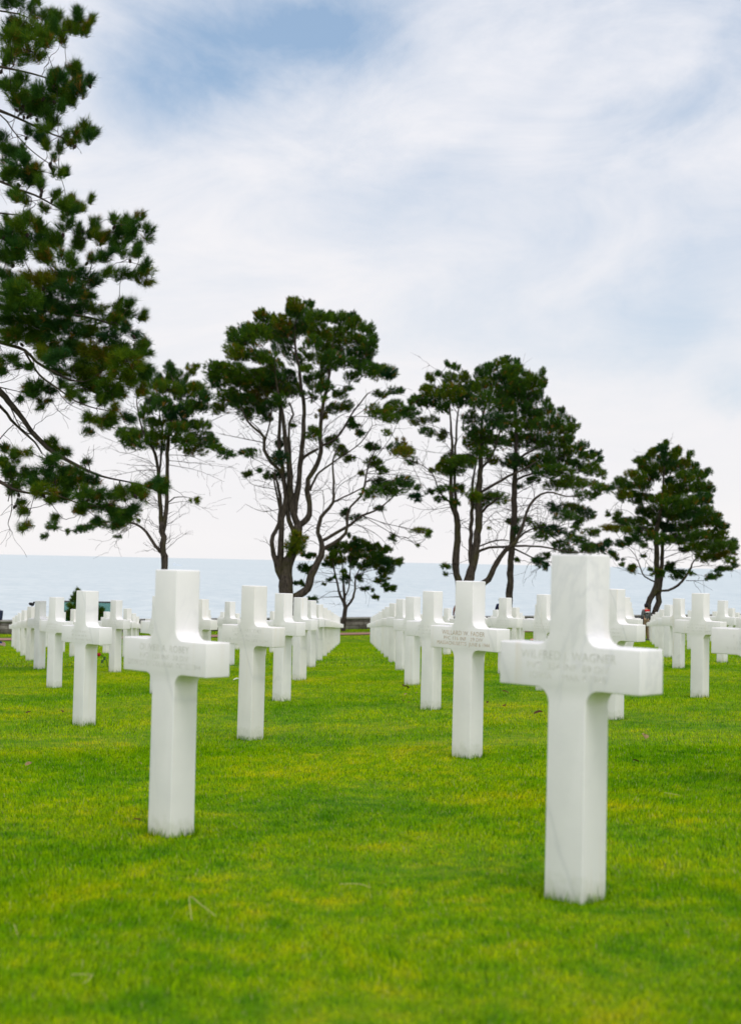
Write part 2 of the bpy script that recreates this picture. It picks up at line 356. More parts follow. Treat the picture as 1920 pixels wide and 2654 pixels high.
# ------------------------------------------------------------------ crosses
YAW = -0.784; CC, TT, TAU, WW, ZA, ZB, HH = .1362, .1138, .0322, .517, .600, .7306, 1.0
P0 = (0.6252, 4.2569); EV = (-1.3659, 1.2588); DV = (-.0342, 4.0796)
def cross_mesh(name, bev=.0045, seg=5):
    r = .046; c = CC/2; w = WW/2
    def arc(cx, cz, a0, a1, n=seg):
        return [(cx+r*math.cos(math.radians(a0+(a1-a0)*k/n)), cz+r*math.sin(math.radians(a0+(a1-a0)*k/n))) for k in range(n+1)]
    R = [(c, -.16)]+arc(c+r, ZA-r, 180, 90)+[(w, ZA), (w, ZB)]+arc(c+r, ZB+r, 270, 180)+[(c, HH)]
    L = [(-x, z) for x, z in reversed(R)]
    pts = R+L
    bm = bmesh.new()
    f = [bm.verts.new((x, -TT/2, z)) for x, z in pts]; face = bm.faces.new(f)
    res = bmesh.ops.extrude_face_region(bm, geom=[face])
    for v in res['geom']:
        if isinstance(v, bmesh.types.BMVert): v.co.y += TT
    bmesh.ops.recalc_face_normals(bm, faces=bm.faces)
    bm.normal_update()
    es = [e for e in bm.edges if len(e.link_faces) == 2 and e.calc_face_angle() > .6]
    if bev: bmesh.ops.bevel(bm, geom=es, offset=bev, segments=3, affect='EDGES', profile=.5, clamp_overlap=True)
    for v in bm.verts:
        k = 1+TAU*(1-v.co.z); v.co.y *= k
        if abs(v.co.x) < c+.012: v.co.x *= k
    me = bpy.data.meshes.new(name)
    for fc in bm.faces: fc.smooth = True
    bm.to_mesh(me); bm.free(); me.materials.append(M['marble'])
    try: me.set_sharp_from_angle(angle=math.radians(32))
    except Exception: pass
    return me
cross_me = cross_mesh('marble_cross', .005, 7); cross_lo = cross_mesh('marble_cross_plain', .004, 4)
def text_mesh(lines, mats):
    """engraved lines, as flat letters 0.6 mm proud of the arm; lines = (string, height, z, material index)"""
    V = []; Fs = []; SZ = []; MI = []; base = 0
    for (s, h, z, mi) in lines:
        cu = bpy.data.curves.new('t', 'FONT'); cu.body = s; cu.size = h/.72; cu.align_x = 'CENTER'; cu.offset = 0.0; cu.space_character = 1.05; cu.resolution_u = 3
        cu.extrude = 0
        o = bpy.data.objects.new('t', cu); COL.objects.link(o)
        dg = bpy.context.evaluated_depsgraph_get(); me = bpy.data.meshes.new_from_object(o.evaluated_get(dg))
        xs = [v.co.x for v in me.vertices]; wd = max(xs)-min(xs); k = TW[s]/wd
        yk = -TT/2*(1+TAU*(1-z))-.0006
        for v in me.vertices: V.append((v.co.x*k, yk-TT*.0, z+v.co.y-h/2))
        for p in me.polygons: Fs += [i+base for i in p.vertices]; SZ.append(len(p.vertices)); MI.append(mi)
        base = len(V); bpy.data.objects.remove(o); bpy.data.curves.remove(cu); bpy.data.meshes.remove(me)
    me = raw_mesh('inscription', np.array(V), np.array(Fs), SZ, None)
    for m in mats: me.materials.append(m)
    me.polygons.foreach_set('material_index', MI)
    return me
def worn_mesh(seed):
    """three lines worn too far to read: short upright, level and slanting strokes"""
    rg = random.Random(seed); bm = bmesh.new()
    for z, h, wd in ((.692, .019, .26), (.662, .015, .22), (.634, .015, .34)):
        x = -wd/2
        while x < wd/2:
            if rg.random() < .14: x += h*.6; continue
            yk = -TT/2*(1+TAU*(1-z))-.0006
            def q(x0, z0, x1, z1, t=.0011):
                d = Vector((x1-x0, z1-z0)).normalized(); n = Vector((-d.y, d.x))*t
                vs = [bm.verts.new((x0+n.x, yk, z0+n.y)), bm.verts.new((x0-n.x, yk, z0-n.y)), bm.verts.new((x1-n.x, yk, z1-n.y)), bm.verts.new((x1+n.x, yk, z1+n.y))]
                bm.faces.new(vs)
            z0 = z-h/2; k = rg.random(); w = h*.5
            if k < .75: q(x, z0, x, z0+h*rg.uniform(.6, 1))
            if k > .35: q(x+.002, z0+h*rg.choice((0, .5, 1)), x+w, z0+h*rg.choice((0, .5, 1)))
            if k > .6: q(x+w, z0, x+w, z0+h*rg.uniform(.4, 1))
            x += h*rg.uniform(.72, .9)
    me = bpy.data.meshes.new('inscription'); bm.normal_update(); bm.to_mesh(me); bm.free(); me.materials.append(M['engr'])
    return me
ORD = ['', 'first', 'second', 'third', 'fourth', 'fifth', 'sixth', 'seventh', 'eighth', 'ninth', 'tenth', 'eleventh', 'twelfth', 'thirteenth', 'fourteenth', 'fifteenth', 'sixteenth', 'seventeenth', 'eighteenth', 'nineteenth', 'twentieth']
INS = {(0, 0): [('WILFRED J. WAGNER', .0265, .699, 0), ('PVT  354 INF  89 DIV', .0205, .6655, 0), ('IOWA    MAR 4 1945', .0205, .6365, 0)],
       (1, 0): [('OLIVER A. ROBEY', .0265, .699, 0), ('PVT  120 INF  30 DIV', .0205, .6655, 0), ('DISTRICT OF COLUMBIA  OCT 22 1944', .0205, .6365, 0)],
       (0, 1): [('WILLARD W. FADER', .0265, .697, 1), ('PFC 116 INF   29 DIV', .0215, .6645, 1), ('MASSACHUSETTS  JUNE 6 1944', .0215, .6355, 1)],
       (1, 1): [('LEE R. PASTORS', .0265, .699, 0), ('PFC  39 INF  9 DIV', .0205, .6655, 0), ('NORTH CAROLINA  JUNE 14 1944', .0205, .6365, 0)]}
TW = {}
for v in INS.values():
    for q, l in enumerate(v): TW[l[0]] = min(.45, len(l[0])*(.0205, .0150, .0155)[q])
SPECIAL = {(0, 0): 'largest and nearest white marble cross, front right, thin grey vein down its shaft',
           (1, 0): 'big white marble cross at the front left, second nearest of all',
           (0, 1): 'white marble cross right of the aisle with ochre-stained lettering, ending in JUNE 6 1944',
           (1, 1): 'white marble cross left of the aisle, inscription line beginning NORTH CAROLINA',
           (2, 1): 'cross left of the big front left one, red rose at its right side',
           (-1, 1): 'white marble cross cut off by the right edge, only its left arm in frame'}
def in_view(x, y, m=0.0):
    z = gz(x, y)-EYE; u = F*x/y
    return abs(u) < 960+m
SKIP_CELLS = set()
wm = [worn_mesh(k) for k in range(5)]
cells = []
for i in range(-24, 26):
    for j in range(-30, 60):
        x = P0[0]+i*EV[0]+j*DV[0]; y = P0[1]+i*EV[1]+j*DV[1]
        if y < 3.5 or y-.72*x > 58: continue
        pxc = 960+F*x/y; half = F*.27/y
        if pxc+half < -4 or pxc-half > 1924: continue
        if (i, j) in SKIP_CELLS: continue
        cells.append((y, i, j, x))
cells.sort(); rank = {}
CROSS_AT = {}
for (y, i, j, x) in cells:
    rank[i] = rank.get(i, 0)+1; n = rank[i]
    me = cross_me if y < 16 else cross_lo
    o = bpy.data.objects.new('cross_headstone', me); link(o)
    rg = random.Random(i*131+j*17)
    o.location = (x+rg.uniform(-.006, .006), y+rg.uniform(-.01, .01), gz(x, y)+.024+rg.uniform(-.006, .006))
    o.rotation_euler = (rg.uniform(-.007, .007), rg.uniform(-.007, .007), YAW+rg.uniform(-.012, .012))
    o.color = (0 if (i, j) == (0, 0) else rg.uniform(0, 1), 1, 1, 1)
    if (i, j) == (0, 1): o.rotation_euler = (0, .004, YAW)
    side = ('right' if i <= 0 else 'left'); ln = 1-i if i <= 0 else i
    lab = SPECIAL.get((i, j)) or 'cross %s from the front in the %s line %s of the aisle' % (ORD[n], ORD[ln], side)
    tag(o, lab, 'cross', 'white marble crosses standing in lines on the lawn')
    CROSS_AT[(i, j)] = o
    if (i, j) in INS: link(bpy.data.objects.new('inscription', text_mesh(INS[(i, j)], [M['engr'], M['engr_ochre']])), o)
    elif y < 25: link(bpy.data.objects.new('inscription', wm[(i*3+j) % 5]), o)
print('crosses', len(cells))
# longer uncut grass at the foot of the nearer crosses
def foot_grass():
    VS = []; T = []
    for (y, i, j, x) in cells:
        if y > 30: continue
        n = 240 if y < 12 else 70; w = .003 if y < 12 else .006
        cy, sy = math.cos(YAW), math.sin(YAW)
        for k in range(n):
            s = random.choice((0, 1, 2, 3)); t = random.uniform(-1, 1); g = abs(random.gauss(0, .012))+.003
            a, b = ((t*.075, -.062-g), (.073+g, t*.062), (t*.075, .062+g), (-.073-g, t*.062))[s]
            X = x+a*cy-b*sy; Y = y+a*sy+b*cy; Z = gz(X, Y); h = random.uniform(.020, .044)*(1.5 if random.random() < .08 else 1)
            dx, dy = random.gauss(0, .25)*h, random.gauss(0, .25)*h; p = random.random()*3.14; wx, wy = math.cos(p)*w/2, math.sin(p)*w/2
            VS += [(X-wx, Y-wy, Z-.005), (X+wx, Y+wy, Z-.005), (X+dx, Y+dy, Z+h)]; T += [random.uniform(.0, .42)]*3  # low tints paint extra contact shadow into these blades
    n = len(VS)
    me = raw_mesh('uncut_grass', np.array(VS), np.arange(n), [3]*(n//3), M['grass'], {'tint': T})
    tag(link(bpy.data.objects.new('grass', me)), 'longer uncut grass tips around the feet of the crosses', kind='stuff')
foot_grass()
# ------------------------------------------------------------------ trees
def tube_arrays(path, seg=7, rough=0.0, seed=0):
    """path: list of (Vector, radius) -> verts, faces(quads)"""
    rg = random.Random(seed); V = []; Fq = []
    n = len(path); prev = None
    for k, (p, r) in enumerate(path):
        a = path[max(k-1, 0)][0]; b = path[min(k+1, n-1)][0]; d = (b-a)
        d = d.normalized() if d.length > 1e-9 else Vector((0, 0, 1))
        if prev is None:
            u = d.orthogonal().normalized()
        else: u = (prev-d*prev.dot(d)).normalized()
        prev = u; w = d.cross(u)
        for q in range(seg):
            t = 2*math.pi*q/seg; rr = r*(1+rough*rg.uniform(-1, 1))
            V.append(p+(u*math.cos(t)+w*math.sin(t))*rr)
    for k in range(n-1):
        for q in range(seg):
            a = k*seg+q; b = k*seg+(q+1) % seg
            Fq.append((a, b, b+seg, a+seg))
    V.append(path[-1][0]); t = len(V)-1
    caps = [((n-1)*seg+q, (n-1)*seg+(q+1) % seg, t) for q in range(seg)]
    return V, Fq, caps
class Acc:
    def __init__(s): s.V = []; s.F = []; s.S = []
    def tube(s, path, seg=7, rough=0, seed=0):
        V, Q, C = tube_arrays(path, seg, rough, seed); b = len(s.V); s.V += [tuple(v) for v in V]
        for f in Q: s.F += [i+b for i in f]; s.S.append(4)
        for f in C: s.F += [i+b for i in f]; s.S.append(3)
    def obj(s, name, mat, parent, smooth=True):
        if not s.V: return None
        me = raw_mesh(name, np.array(s.V), np.array(s.F), s.S, mat, smooth=smooth)
        return link(bpy.data.objects.new(name, me), parent)
def smooth_path(pts, step, wob, rg):
    """Catmull-Rom through (Vector, r), resampled"""
    out = []; n = len(pts)
    for k in range(n-1):
        p0 = pts[max(k-1, 0)]; p1 = pts[k]; p2 = pts[k+1]; p3 = pts[min(k+2, n-1)]
        L = (p2[0]-p1[0]).length; m = max(2, int(L/step))
        for q in range(m):
            t = q/m; t2 = t*t; t3 = t2*t
            p = (p1[0]*2+(p2[0]-p0[0])*t+(p0[0]*2-p1[0]*5+p2[0]*4-p3[0])*t2+(p1[0]*3-p0[0]-p2[0]*3+p3[0])*t3)*.5
            r = p1[1]*(1-t)+p2[1]*t
            if out: p = p+Vector((rg.gauss(0, 1), rg.gauss(0, 1), rg.gauss(0, 1)))*(wob*min(1, r*8))
            out.append((p, r*(1+rg.uniform(-.06, .06))))
    out.append(pts[-1]); return out
class Nodes:
    """the growing branch skeleton, searched for the nearest place to sprout from"""
    def __init__(s): s.p = []; s.d = []; s.r = []; s.kd = None; s.nk = 0
    def add(s, path):
        for k, (p, r) in enumerate(path):
            a = path[max(k-1, 0)][0]; b = path[min(k+1, len(path)-1)][0]
            s.p.append(p.copy()); s.d.append((b-a).normalized() if (b-a).length > 0 else Vector((0, 0, 1))); s.r.append(r)
    def build(s):
        s.kd = kdtree.KDTree(len(s.p))
        for i, p in enumerate(s.p): s.kd.insert(p, i)
        s.kd.balance(); s.nk = len(s.p)
    def near(s, q, down=.35):
        best = None
        for co, i, d in s.kd.find_n(q, 24):
            c = d+max(0, co.z-q.z)*down*2-.0*s.r[i]
            if best is None or c < best[0]: best = (c, i)
        for i in range(s.nk, len(s.p)):
            c = (s.p[i]-q).length+max(0, s.p[i].z-q.z)*down*2
            if c < best[0]: best = (c, i)
        return best[1]
def curved(a, b, d0, r0, r1, step, rg, wob=.05, sag=0):
    L = (b-a).length
    if L < 1e-4: return [(a, r0), (b+Vector((0, 0, .01)), r1)]
    c = a+d0*L*.45+Vector((rg.gauss(0, .08), rg.gauss(0, .08), rg.gauss(0, .05)))*L-Vector((0, 0, sag*L))
    m = max(3, int(L/step)); out = []
    for k in range(m+1):
        t = k/m; p = a*(1-t)**2+c*2*t*(1-t)+b*t*t
        if 0 < k < m: p = p+Vector((rg.gauss(0, 1), rg.gauss(0, 1), rg.gauss(0, 1)))*wob*L/m
        out.append((p, r0*(1-t)+r1*t))
    return out
def needles(P, Dr, size, nn, width, tint, rng):
    """P,Dr (n,3), size (n,): bottle-brush shoots of nn needles each -> triangle vertices"""
    n = len(P); K = nn
    Dr = Dr/np.linalg.norm(Dr, axis=1, keepdims=True)
    ref = np.where(np.abs(Dr[:, 2:3]) < .9, np.array([[0, 0, 1.]]), np.array([[1., 0, 0]]))
    A = np.cross(Dr, ref); A /= np.linalg.norm(A, axis=1, keepdims=True); B = np.cross(Dr, A)
    t = rng.random((n, K)); ph = rng.random((n, K))*2*math.pi
    ang = np.radians(62-34*t+rng.normal(0, 9, (n, K)))
    rad = A[:, None, :]*np.cos(ph)[..., None]+B[:, None, :]*np.sin(ph)[..., None]
    nd = Dr[:, None, :]*np.cos(ang)[..., None]+rad*np.sin(ang)[..., None]
    base = P[:, None, :]+Dr[:, None, :]*(t*size[:, None]*.62)[..., None]
    L = size[:, None]*(.42+.2*rng.random((n, K)))
    tip = base+nd*L[..., None]
    side = np.cross(nd, rng.normal(size=(n, K, 3))); side /= np.linalg.norm(side, axis=2, keepdims=True)+1e-9
    w = width*(.7+.6*rng.random((n, K)))[..., None]
    V = np.stack([base-side*w/2, base+side*w/2, tip], 2).reshape(-1, 3)
    tt = np.clip(np.repeat(tint[:, None], K, 1)+rng.normal(0, .04, (n, K)), 0, 1)
    return V, np.repeat(tt.ravel(), 3)
def build_tree(name, label, D, crop, limbs, clumps, dead, p):
    x0, y0, s = crop; rg = random.Random(p['seed']); rng = np.random.default_rng(p['seed'])
    k = D/F                       # metres per photo pixel at the tree
    def W(cx, cy, dy=0): return U(x0+cx/s, y0+cy/s, D+dy)
    b0 = limbs[0][0]; base = W(b0[0], b0[1]); gx = base.x
    root = empty(name, (gx, D, gz(gx, D)))
    tag(root, label, 'tree', p.get('group'))
    nd = Nodes(); dz = p['depth']; first = None
    tr = Acc(); lacc = []
    for li, L in enumerate(limbs):
        n = len(L); off = 0 if li == 0 else rg.uniform(-1, 1)*dz*.55
        a = nd.near(W(L[0][0], L[0][1]), 0) if (nd.kd and li and p.get('snap', True)) else None
        y_start = nd.p[a].y-D if a is not None else 0
        pts = []
        for q, (cx, cy, w) in enumerate(L):
            t = q/max(1, n-1); dy = y_start*(1-t)+off*t if li else (p.get('lean', 0)*t)
            pts.append((W(cx, cy, dy), w/s*k/2*p.get('fat', 1)))
        if a is not None and (nd.p[a]-pts[0][0]).length < 1.2*p['unit']: pts[0] = (nd.p[a].copy()*.6+pts[0][0]*.4, pts[0][1])
        if pts[0][0].z > root.location.z and li == 0: pts.insert(0, (Vector((pts[0][0].x, pts[0][0].y, root.location.z-.2)), pts[0][1]*1.15))
        path = smooth_path(pts, .28*p['unit'], .022*p['unit'], rg)
        if li < p.get('ntrunk', 1): tr.tube(path, 10, .08, li)
        else: lacc.append(path)
        nd.add(path); nd.build()
    root_i = root.matrix_world  # children are built in world space, then shifted to the root
    def child(acc, nm, mat, lab=None):
        o = acc.obj(nm, mat, root)
        if o: o.matrix_parent_inverse = Matrix.Translation(-Vector(root.location)); 
        return o
    child(tr, 'trunk', M['bark'])
    for path in lacc:
        a = Acc(); a.tube(path, 8, .08, 3); child(a, 'limb', M['bark'])
    tw = Acc()
    # bare dead branches
    for L in dead:
        pts = [(W(cx, cy, rg.uniform(-.3, .3)*p['unit']), (w/s*k/2)) for cx, cy, w in L]
        path = smooth_path(pts, .2*p['unit'], .03*p['unit'], rg); tw.tube(path, 4)
        for q in range(int(len(path)*.7)):
            a, r = path[rg.randrange(len(path)//4, len(path))]; d = Vector((rg.gauss(0, .6), rg.gauss(0, .6), rg.gauss(0, .6))) + (path[-1][0]-path[0][0]).normalized()*.7
            b = a+d.normalized()*rg.uniform(.3, 1.3)*p['unit']
            tw.tube(curved(a, b, d.normalized(), r*.6, .006*p['unit'], .2*p['unit'], rg, .12, -.05), 3)
    for q in range(p.get('bare', 60)):
        i = rg.randrange(len(nd.p)); a = nd.p[i]
        if nd.r[i] > .16*p['unit'] or a.z < root.location.z+p.get('clear', 3.0): continue
        d = nd.d[i].orthogonal().normalized(); d.rotate(Matrix.Rotation(rg.uniform(0, 6.28), 3, nd.d[i])); d = (d+nd.d[i]*.3+Vector((0, 0, .25))).normalized()
        bb = a+d*rg.uniform(.6, 2.2)*p['unit']; path = curved(a, bb, d, .016*p['unit'], .005*p['unit'], .18*p['unit'], rg, .16, -.1); tw.tube(path, 4)
        for w_ in range(4):
            c0, r0 = path[rg.randrange(1, len(path))]; d2 = (d+Vector((rg.gauss(0, .6), rg.gauss(0, .6), rg.gauss(0, .6)))).normalized()
            tw.tube(curved(c0, c0+d2*rg.uniform(.25, .8)*p['unit'], d2, .008*p['unit'], .004*p['unit'], .15*p['unit'], rg, .15, -.1), 3)
    # foliage clumps
    P = []; Dr = []; SZ = []; TI = []
    cen = []
    for c in clumps:
        cx, cy, rx, ry = c[:4]; cen.append((cx, cy))
    mx = sum(c[0] for c in cen)/len(cen); my = sum(c[1] for c in cen)/len(cen)
    ordc = sorted(clumps, key=lambda c: (nd.p[nd.near(W(c[0], c[1]), .2)]-W(c[0], c[1])).length)
    for c in ordc:
        cx, cy, rx, ry = c[:4]; dens = c[4] if len(c) > 4 else 1.0; area0 = math.pi*rx*ry; rx *= p.get('grow', 1.30); ry *= p.get('grow', 1.30)*1.05; tb = c[5] if len(c) > 5 else None
        dy = rg.uniform(-1, 1)*dz*min(1, .4+rx/90)
        C = W(cx, cy+ry*.10, dy); rxm, rzm = rx/s*k, ry/s*k; rym = max(rxm, rzm)*.9
        i = nd.near(C); a = nd.p[i]; L = (C-a).length
        r0 = min(nd.r[i]*.55, .018*p['unit']+.012*L)
        if L > .15*p['unit']:
            path = curved(a, C, (nd.d[i]+(C-a).normalized()).normalized(), max(r0, .014*p['unit']), .010*p['unit'], .22*p['unit'], rg, .10, rg.uniform(-.05, .12))
            tw.tube(path, 5); nd.add(path[len(path)//3:])
        ra = [rg.uniform(.62, 1.12) for _ in range(9)]
        area = area0; nt = max(4, int(area/p['tuft_area']*dens*p.get('dens', 4.2)))
        nsub = max(1, nt//6); subs = []
        outw = Vector((cx-mx, 0, my-cy)); outw = outw.normalized() if outw.length > 1 else Vector((0, 0, 1))
        for q in range(nsub):
            while True:
                u = Vector((rg.uniform(-1, 1), rg.uniform(-1, 1), rg.uniform(-1, 1)))
                if u.length < 1: break
            S = C+Vector((u.x*rxm*.85, u.y*rym*.85, u.z*rzm*.8+rzm*.1)); subs.append(S)
            dd = (S-C); 
            if dd.length > .05*p['unit']:
                tw.tube(curved(C, S, dd.normalized(), .010*p['unit'], .006*p['unit'], .25*p['unit'], rg, .14), 3)
        ct = tb if tb is not None else rg.gauss(.46, .17)
        for q in range(nt):
            S = subs[q % nsub]
            while True:
                u = Vector((rg.uniform(-1, 1), rg.uniform(-1, 1), rg.uniform(-1, 1)))
                if u.length < 1: break
            spread = min(max(rxm, rzm)*.42, .34*p['unit'])
            T = S+Vector((u.x*spread*1.1, u.y*spread, u.z*spread*.75))
            q2 = Vector(((T.x-C.x)/rxm, 0, (T.z-C.z+.15*rzm)/rzm))
            an = (math.atan2(q2.z, q2.x)/(2*math.pi)*9) % 9; k0 = int(an) % 9; lim = ra[k0]*(1-an % 1)+ra[(k0+1) % 9]*(an % 1)
            if q2.length > lim:
                T.x = C.x+(T.x-C.x)*lim/q2.length; T.z = C.z+(T.z-C.z)*lim/q2.length
            d = (T-C)/max(rxm, rzm)*.7+outw*.45+Vector((0, 0, .55))+Vector((rg.gauss(0, .35), rg.gauss(0, .35), rg.gauss(0, .3)))
            P.append(T); Dr.append(d); SZ.append(p['size']*rg.uniform(.75, 1.25)); TI.append(min(.93, max(0, ct+rg.gauss(0, .10))) if rg.random() > .035 else rg.uniform(.95, 1))
            if rg.random() < .25: tw.tube([(S, .006*p['unit']), (T, .004*p['unit'])], 3)
    child(tw, 'branches', M['twig'])
    V, T = needles(np.array([tuple(v) for v in P])-np.array([tuple((Vector(d).normalized()*q*.45)) for d, q in zip(Dr, SZ)]), np.array([tuple(v) for v in Dr]), np.array(SZ), p['needles'], p['width'], np.array(TI), rng)
    n = len(V)
    me = raw_mesh('crown', V, np.arange(n), [3]*(n//3), M['needle'], {'tint': T})
    cr = link(bpy.data.objects.new('crown', me), root); cr.matrix_parent_inverse = Matrix.Translation(-Vector(root.location))
    # cones
    nc = p.get('cones', 0)
    if nc:
        bm = bmesh.new()
        for q in range(nc):
            i = rg.randrange(len(P)); c = P[i]-Vector(Dr[i]).normalized()*p['size']*.5-Vector((0, 0, .05)); 
            mt = Matrix.Translation(c) @ Matrix.Rotation(rg.uniform(-.7, .7), 4, 'X') @ Matrix.Rotation(rg.uniform(-.7, .7), 4, 'Y') @ Matrix.Diagonal((.026, .026, .042, 1))
            bmesh.ops.create_icosphere(bm, subdivisions=1, radius=1, matrix=mt)
        o = bm_obj('pine_cones', bm, M['twig'], root); o.matrix_parent_inverse = Matrix.Translation(-Vector(root.location)); tag(o, kind='stuff')
    print(name, 'shoots', len(P), 'tris', n//3)
    return root
GRP = 'pines standing along the sea wall'
def cl(s):
    """clump list 'cx,cy,rx,ry[,density[,tint]] ...'"""
    return [tuple(float(v) for v in t.split(',')) for t in s.split()]
# --- big multi-stemmed pine
T3 = dict(
 limbs=[
 [(640,2300,104),(640,2110,94),(640,1980,86),(650,1900,82),(690,1820,72),(715,1720,66),(722,1640,60)],
 [(690,2160,56),(760,2110,56),(800,2040,54),(830,1940,50),(880,1850,44),(885,1760,34),(860,1700,28),(870,1620,28),(905,1560,24),(960,1490,20),(965,1350,15),(960,1200,12),(1000,1100,9)],
 [(722,1650,50),(690,1560,46),(670,1450,44),(665,1350,42),(655,1200,36),(640,1100,32),(625,950,28),(600,820,20),(570,650,14),(560,500,9)],
 [(730,1650,46),(785,1600,42),(805,1540,38),(790,1450,36),(790,1330,34),(830,1260,33),(870,1180,32),(875,1050,30),(880,950,28),(890,820,24),(920,720,22),(935,600,18),(940,480,12),(960,380,8)],
 [(705,1560,42),(730,1330,36),(740,1200,34),(755,1050,30),(765,880,28),(745,720,24),(730,560,20),(705,440,16),(700,300,10),(720,200,7)],
 [(605,2040,44),(570,1900,40),(545,1800,30),(545,1720,28),(590,1630,24),(600,1500,24),(590,1400,20),(560,1300,14)],
 [(610,1960,44),(605,1800,42),(608,1650,38),(635,1500,36),(630,1400,32),(615,1250,28),(590,1100,26),(600,900,20),(590,700,12)],
 [(610,1280,24),(540,1210,24),(490,1130,22),(490,1040,20),(440,990,17),(390,950,14),(360,900,11),(330,830,8)],
 [(665,1700,32),(650,1560,30),(660,1450,24),(675,1330,22),(665,1150,18),(660,950,16),(690,880,14),(660,800,10)],
 [(890,1820,30),(960,1770,26),(1050,1700,22),(1060,1600,18),(1080,1520,16),(1150,1450,15),(1180,1350,13),(1200,1240,11),(1250,1130,8)],
 [(885,1740,24),(980,1700,22),(1080,1640,20),(1160,1580,15),(1280,1530,11),(1380,1440,8),(1450,1380,6)],
 [(960,1480,12),(1080,1430,10),(1180,1380,8)],
 [(830,1400,16),(835,1330,16),(870,1280,15),(940,1230,13),(1010,1180,10),(1150,1080,8),(1230,960,6)],
 [(880,1110,20),(980,1050,15),(1040,970,14),(1090,880,11),(1200,740,8)],
 [(500,1060,12),(520,980,10),(540,850,8),(480,720,7)],
 [(745,1200,22),(800,1150,20),(860,1120,18)],
 [(610,1600,14),(560,1340,12),(570,1270,10)],
 ], ntrunk=2,
 dead=[[(1160,1580,8),(1350,1640,6),(1600,1690,4)],[(1180,1590,7),(1400,1720,5),(1540,1770,3)],[(570,1400,8),(400,1360,5),(360,1280,3)],[(600,1530,7),(480,1550,5),(360,1500,3)],[(500,1080,9),(300,1040,6),(190,1020,3)],
 [(470,1000,8),(300,870,5),(130,930,3)],[(1050,900,7),(1250,900,5),(1400,930,3)],[(1190,1290,8),(1400,1300,5),(1560,1330,3)],[(960,1490,7),(1000,1380,5),(1120,1300,4),(1300,1200,3)],[(870,1640,6),(900,1500,5),(890,1400,3)],
 [(1080,1620,6),(1250,1700,4),(1330,1780,3)],[(880,1000,6),(1000,900,4),(1150,840,3)],[(640,1250,6),(450,1180,4),(340,1150,3)],[(780,1450,6),(850,1420,4),(930,1330,3)],[(760,1700,6),(840,1640,4),(900,1660,3)],[(1100,900,6),(1250,800,5),(1330,700,3)],[(1240,1200,6),(1350,1050,4),(1420,900,3)]],
 clumps=cl('''700,120,60,35 700,160,70,45 790,120,45,28 740,190,90,40 460,195,45,38 500,240,80,50 600,240,70,50 280,320,50,35 370,290,60,45 330,380,90,60 290,445,70,45 330,490,60,30 430,330,90,70 540,320,80,60 640,330,80,70
 750,280,90,70 860,230,80,55 940,215,55,42 1030,225,65,45 1090,230,40,45 1100,270,60,60 1190,300,45,50 1235,360,35,45 1210,420,55,50 1120,380,80,60 1000,330,80,60 880,330,80,60 820,390,60,40 430,470,70,50 520,490,60,45,.8
 1140,480,80,50 1200,560,80,40 1280,590,90,45 1350,600,45,45 1100,620,60,28 1390,720,50,24 1280,740,55,22 170,580,75,55 260,580,90,60 150,650,60,50 300,660,90,60 400,620,90,55 500,600,80,50 450,700,100,55 560,700,90,45 650,720,80,35
 250,760,90,55 350,790,90,60 180,840,60,40 450,820,60,45 490,890,55,45 370,870,55,40 960,500,65,50 880,500,55,35 800,570,50,28 1060,520,55,35 800,645,45,38 900,690,55,40 1010,745,50,28 880,620,45,35 970,840,55,38 1060,820,45,40
 880,885,40,35,1,.93 1110,940,50,38 1140,1015,40,26 960,1070,55,38 1010,1130,45,38 1080,1190,40,28 400,1140,60,22 345,1145,28,20 370,1295,38,28 450,1280,28,18 520,1300,38,24 620,1080,45,36 600,1180,55,45 590,1290,45,38 820,1010,45,45
 1230,1110,50,34 1240,1210,58,38 1300,1262,38,24 1170,1290,30,18 1280,860,90,38 1380,840,70,48 1480,870,58,48 1360,910,60,28 1290,1350,58,38 1370,1390,80,48 1450,1345,58,44 1520,1450,48,28 1220,1420,58,34 1550,1385,30,22
 1050,1570,38,34 1120,1590,48,22 1290,1530,38,22 690,1790,65,55,1,.75 725,1730,55,36,1,.8 1560,1680,60,18 1620,1700,28,20 1370,1730,28,24 1535,1780,14,12 1450,1150,75,45,.7,.9 1380,1120,55,36,.7 1430,1070,38,28,.6,.97 1340,1000,40,30,.4
 620,420,70,50,.8 700,500,60,40,.6 560,560,70,50,.9 640,620,70,50,.8 740,740,40,25,.5 550,640,80,50,1 600,780,60,40,.8 540,820,60,40,.8 690,700,60,40,.7 800,760,40,30,.6 850,700,50,40,.6 450,760,70,50,.8 930,560,60,50,.7 1150,540,60,40,.8 700,960,30,22,.6 900,780,30,25,.6 1060,700,40,20,.6 780,470,50,40,.8 1000,430,80,50,.8 900,430,60,40,.7'''))
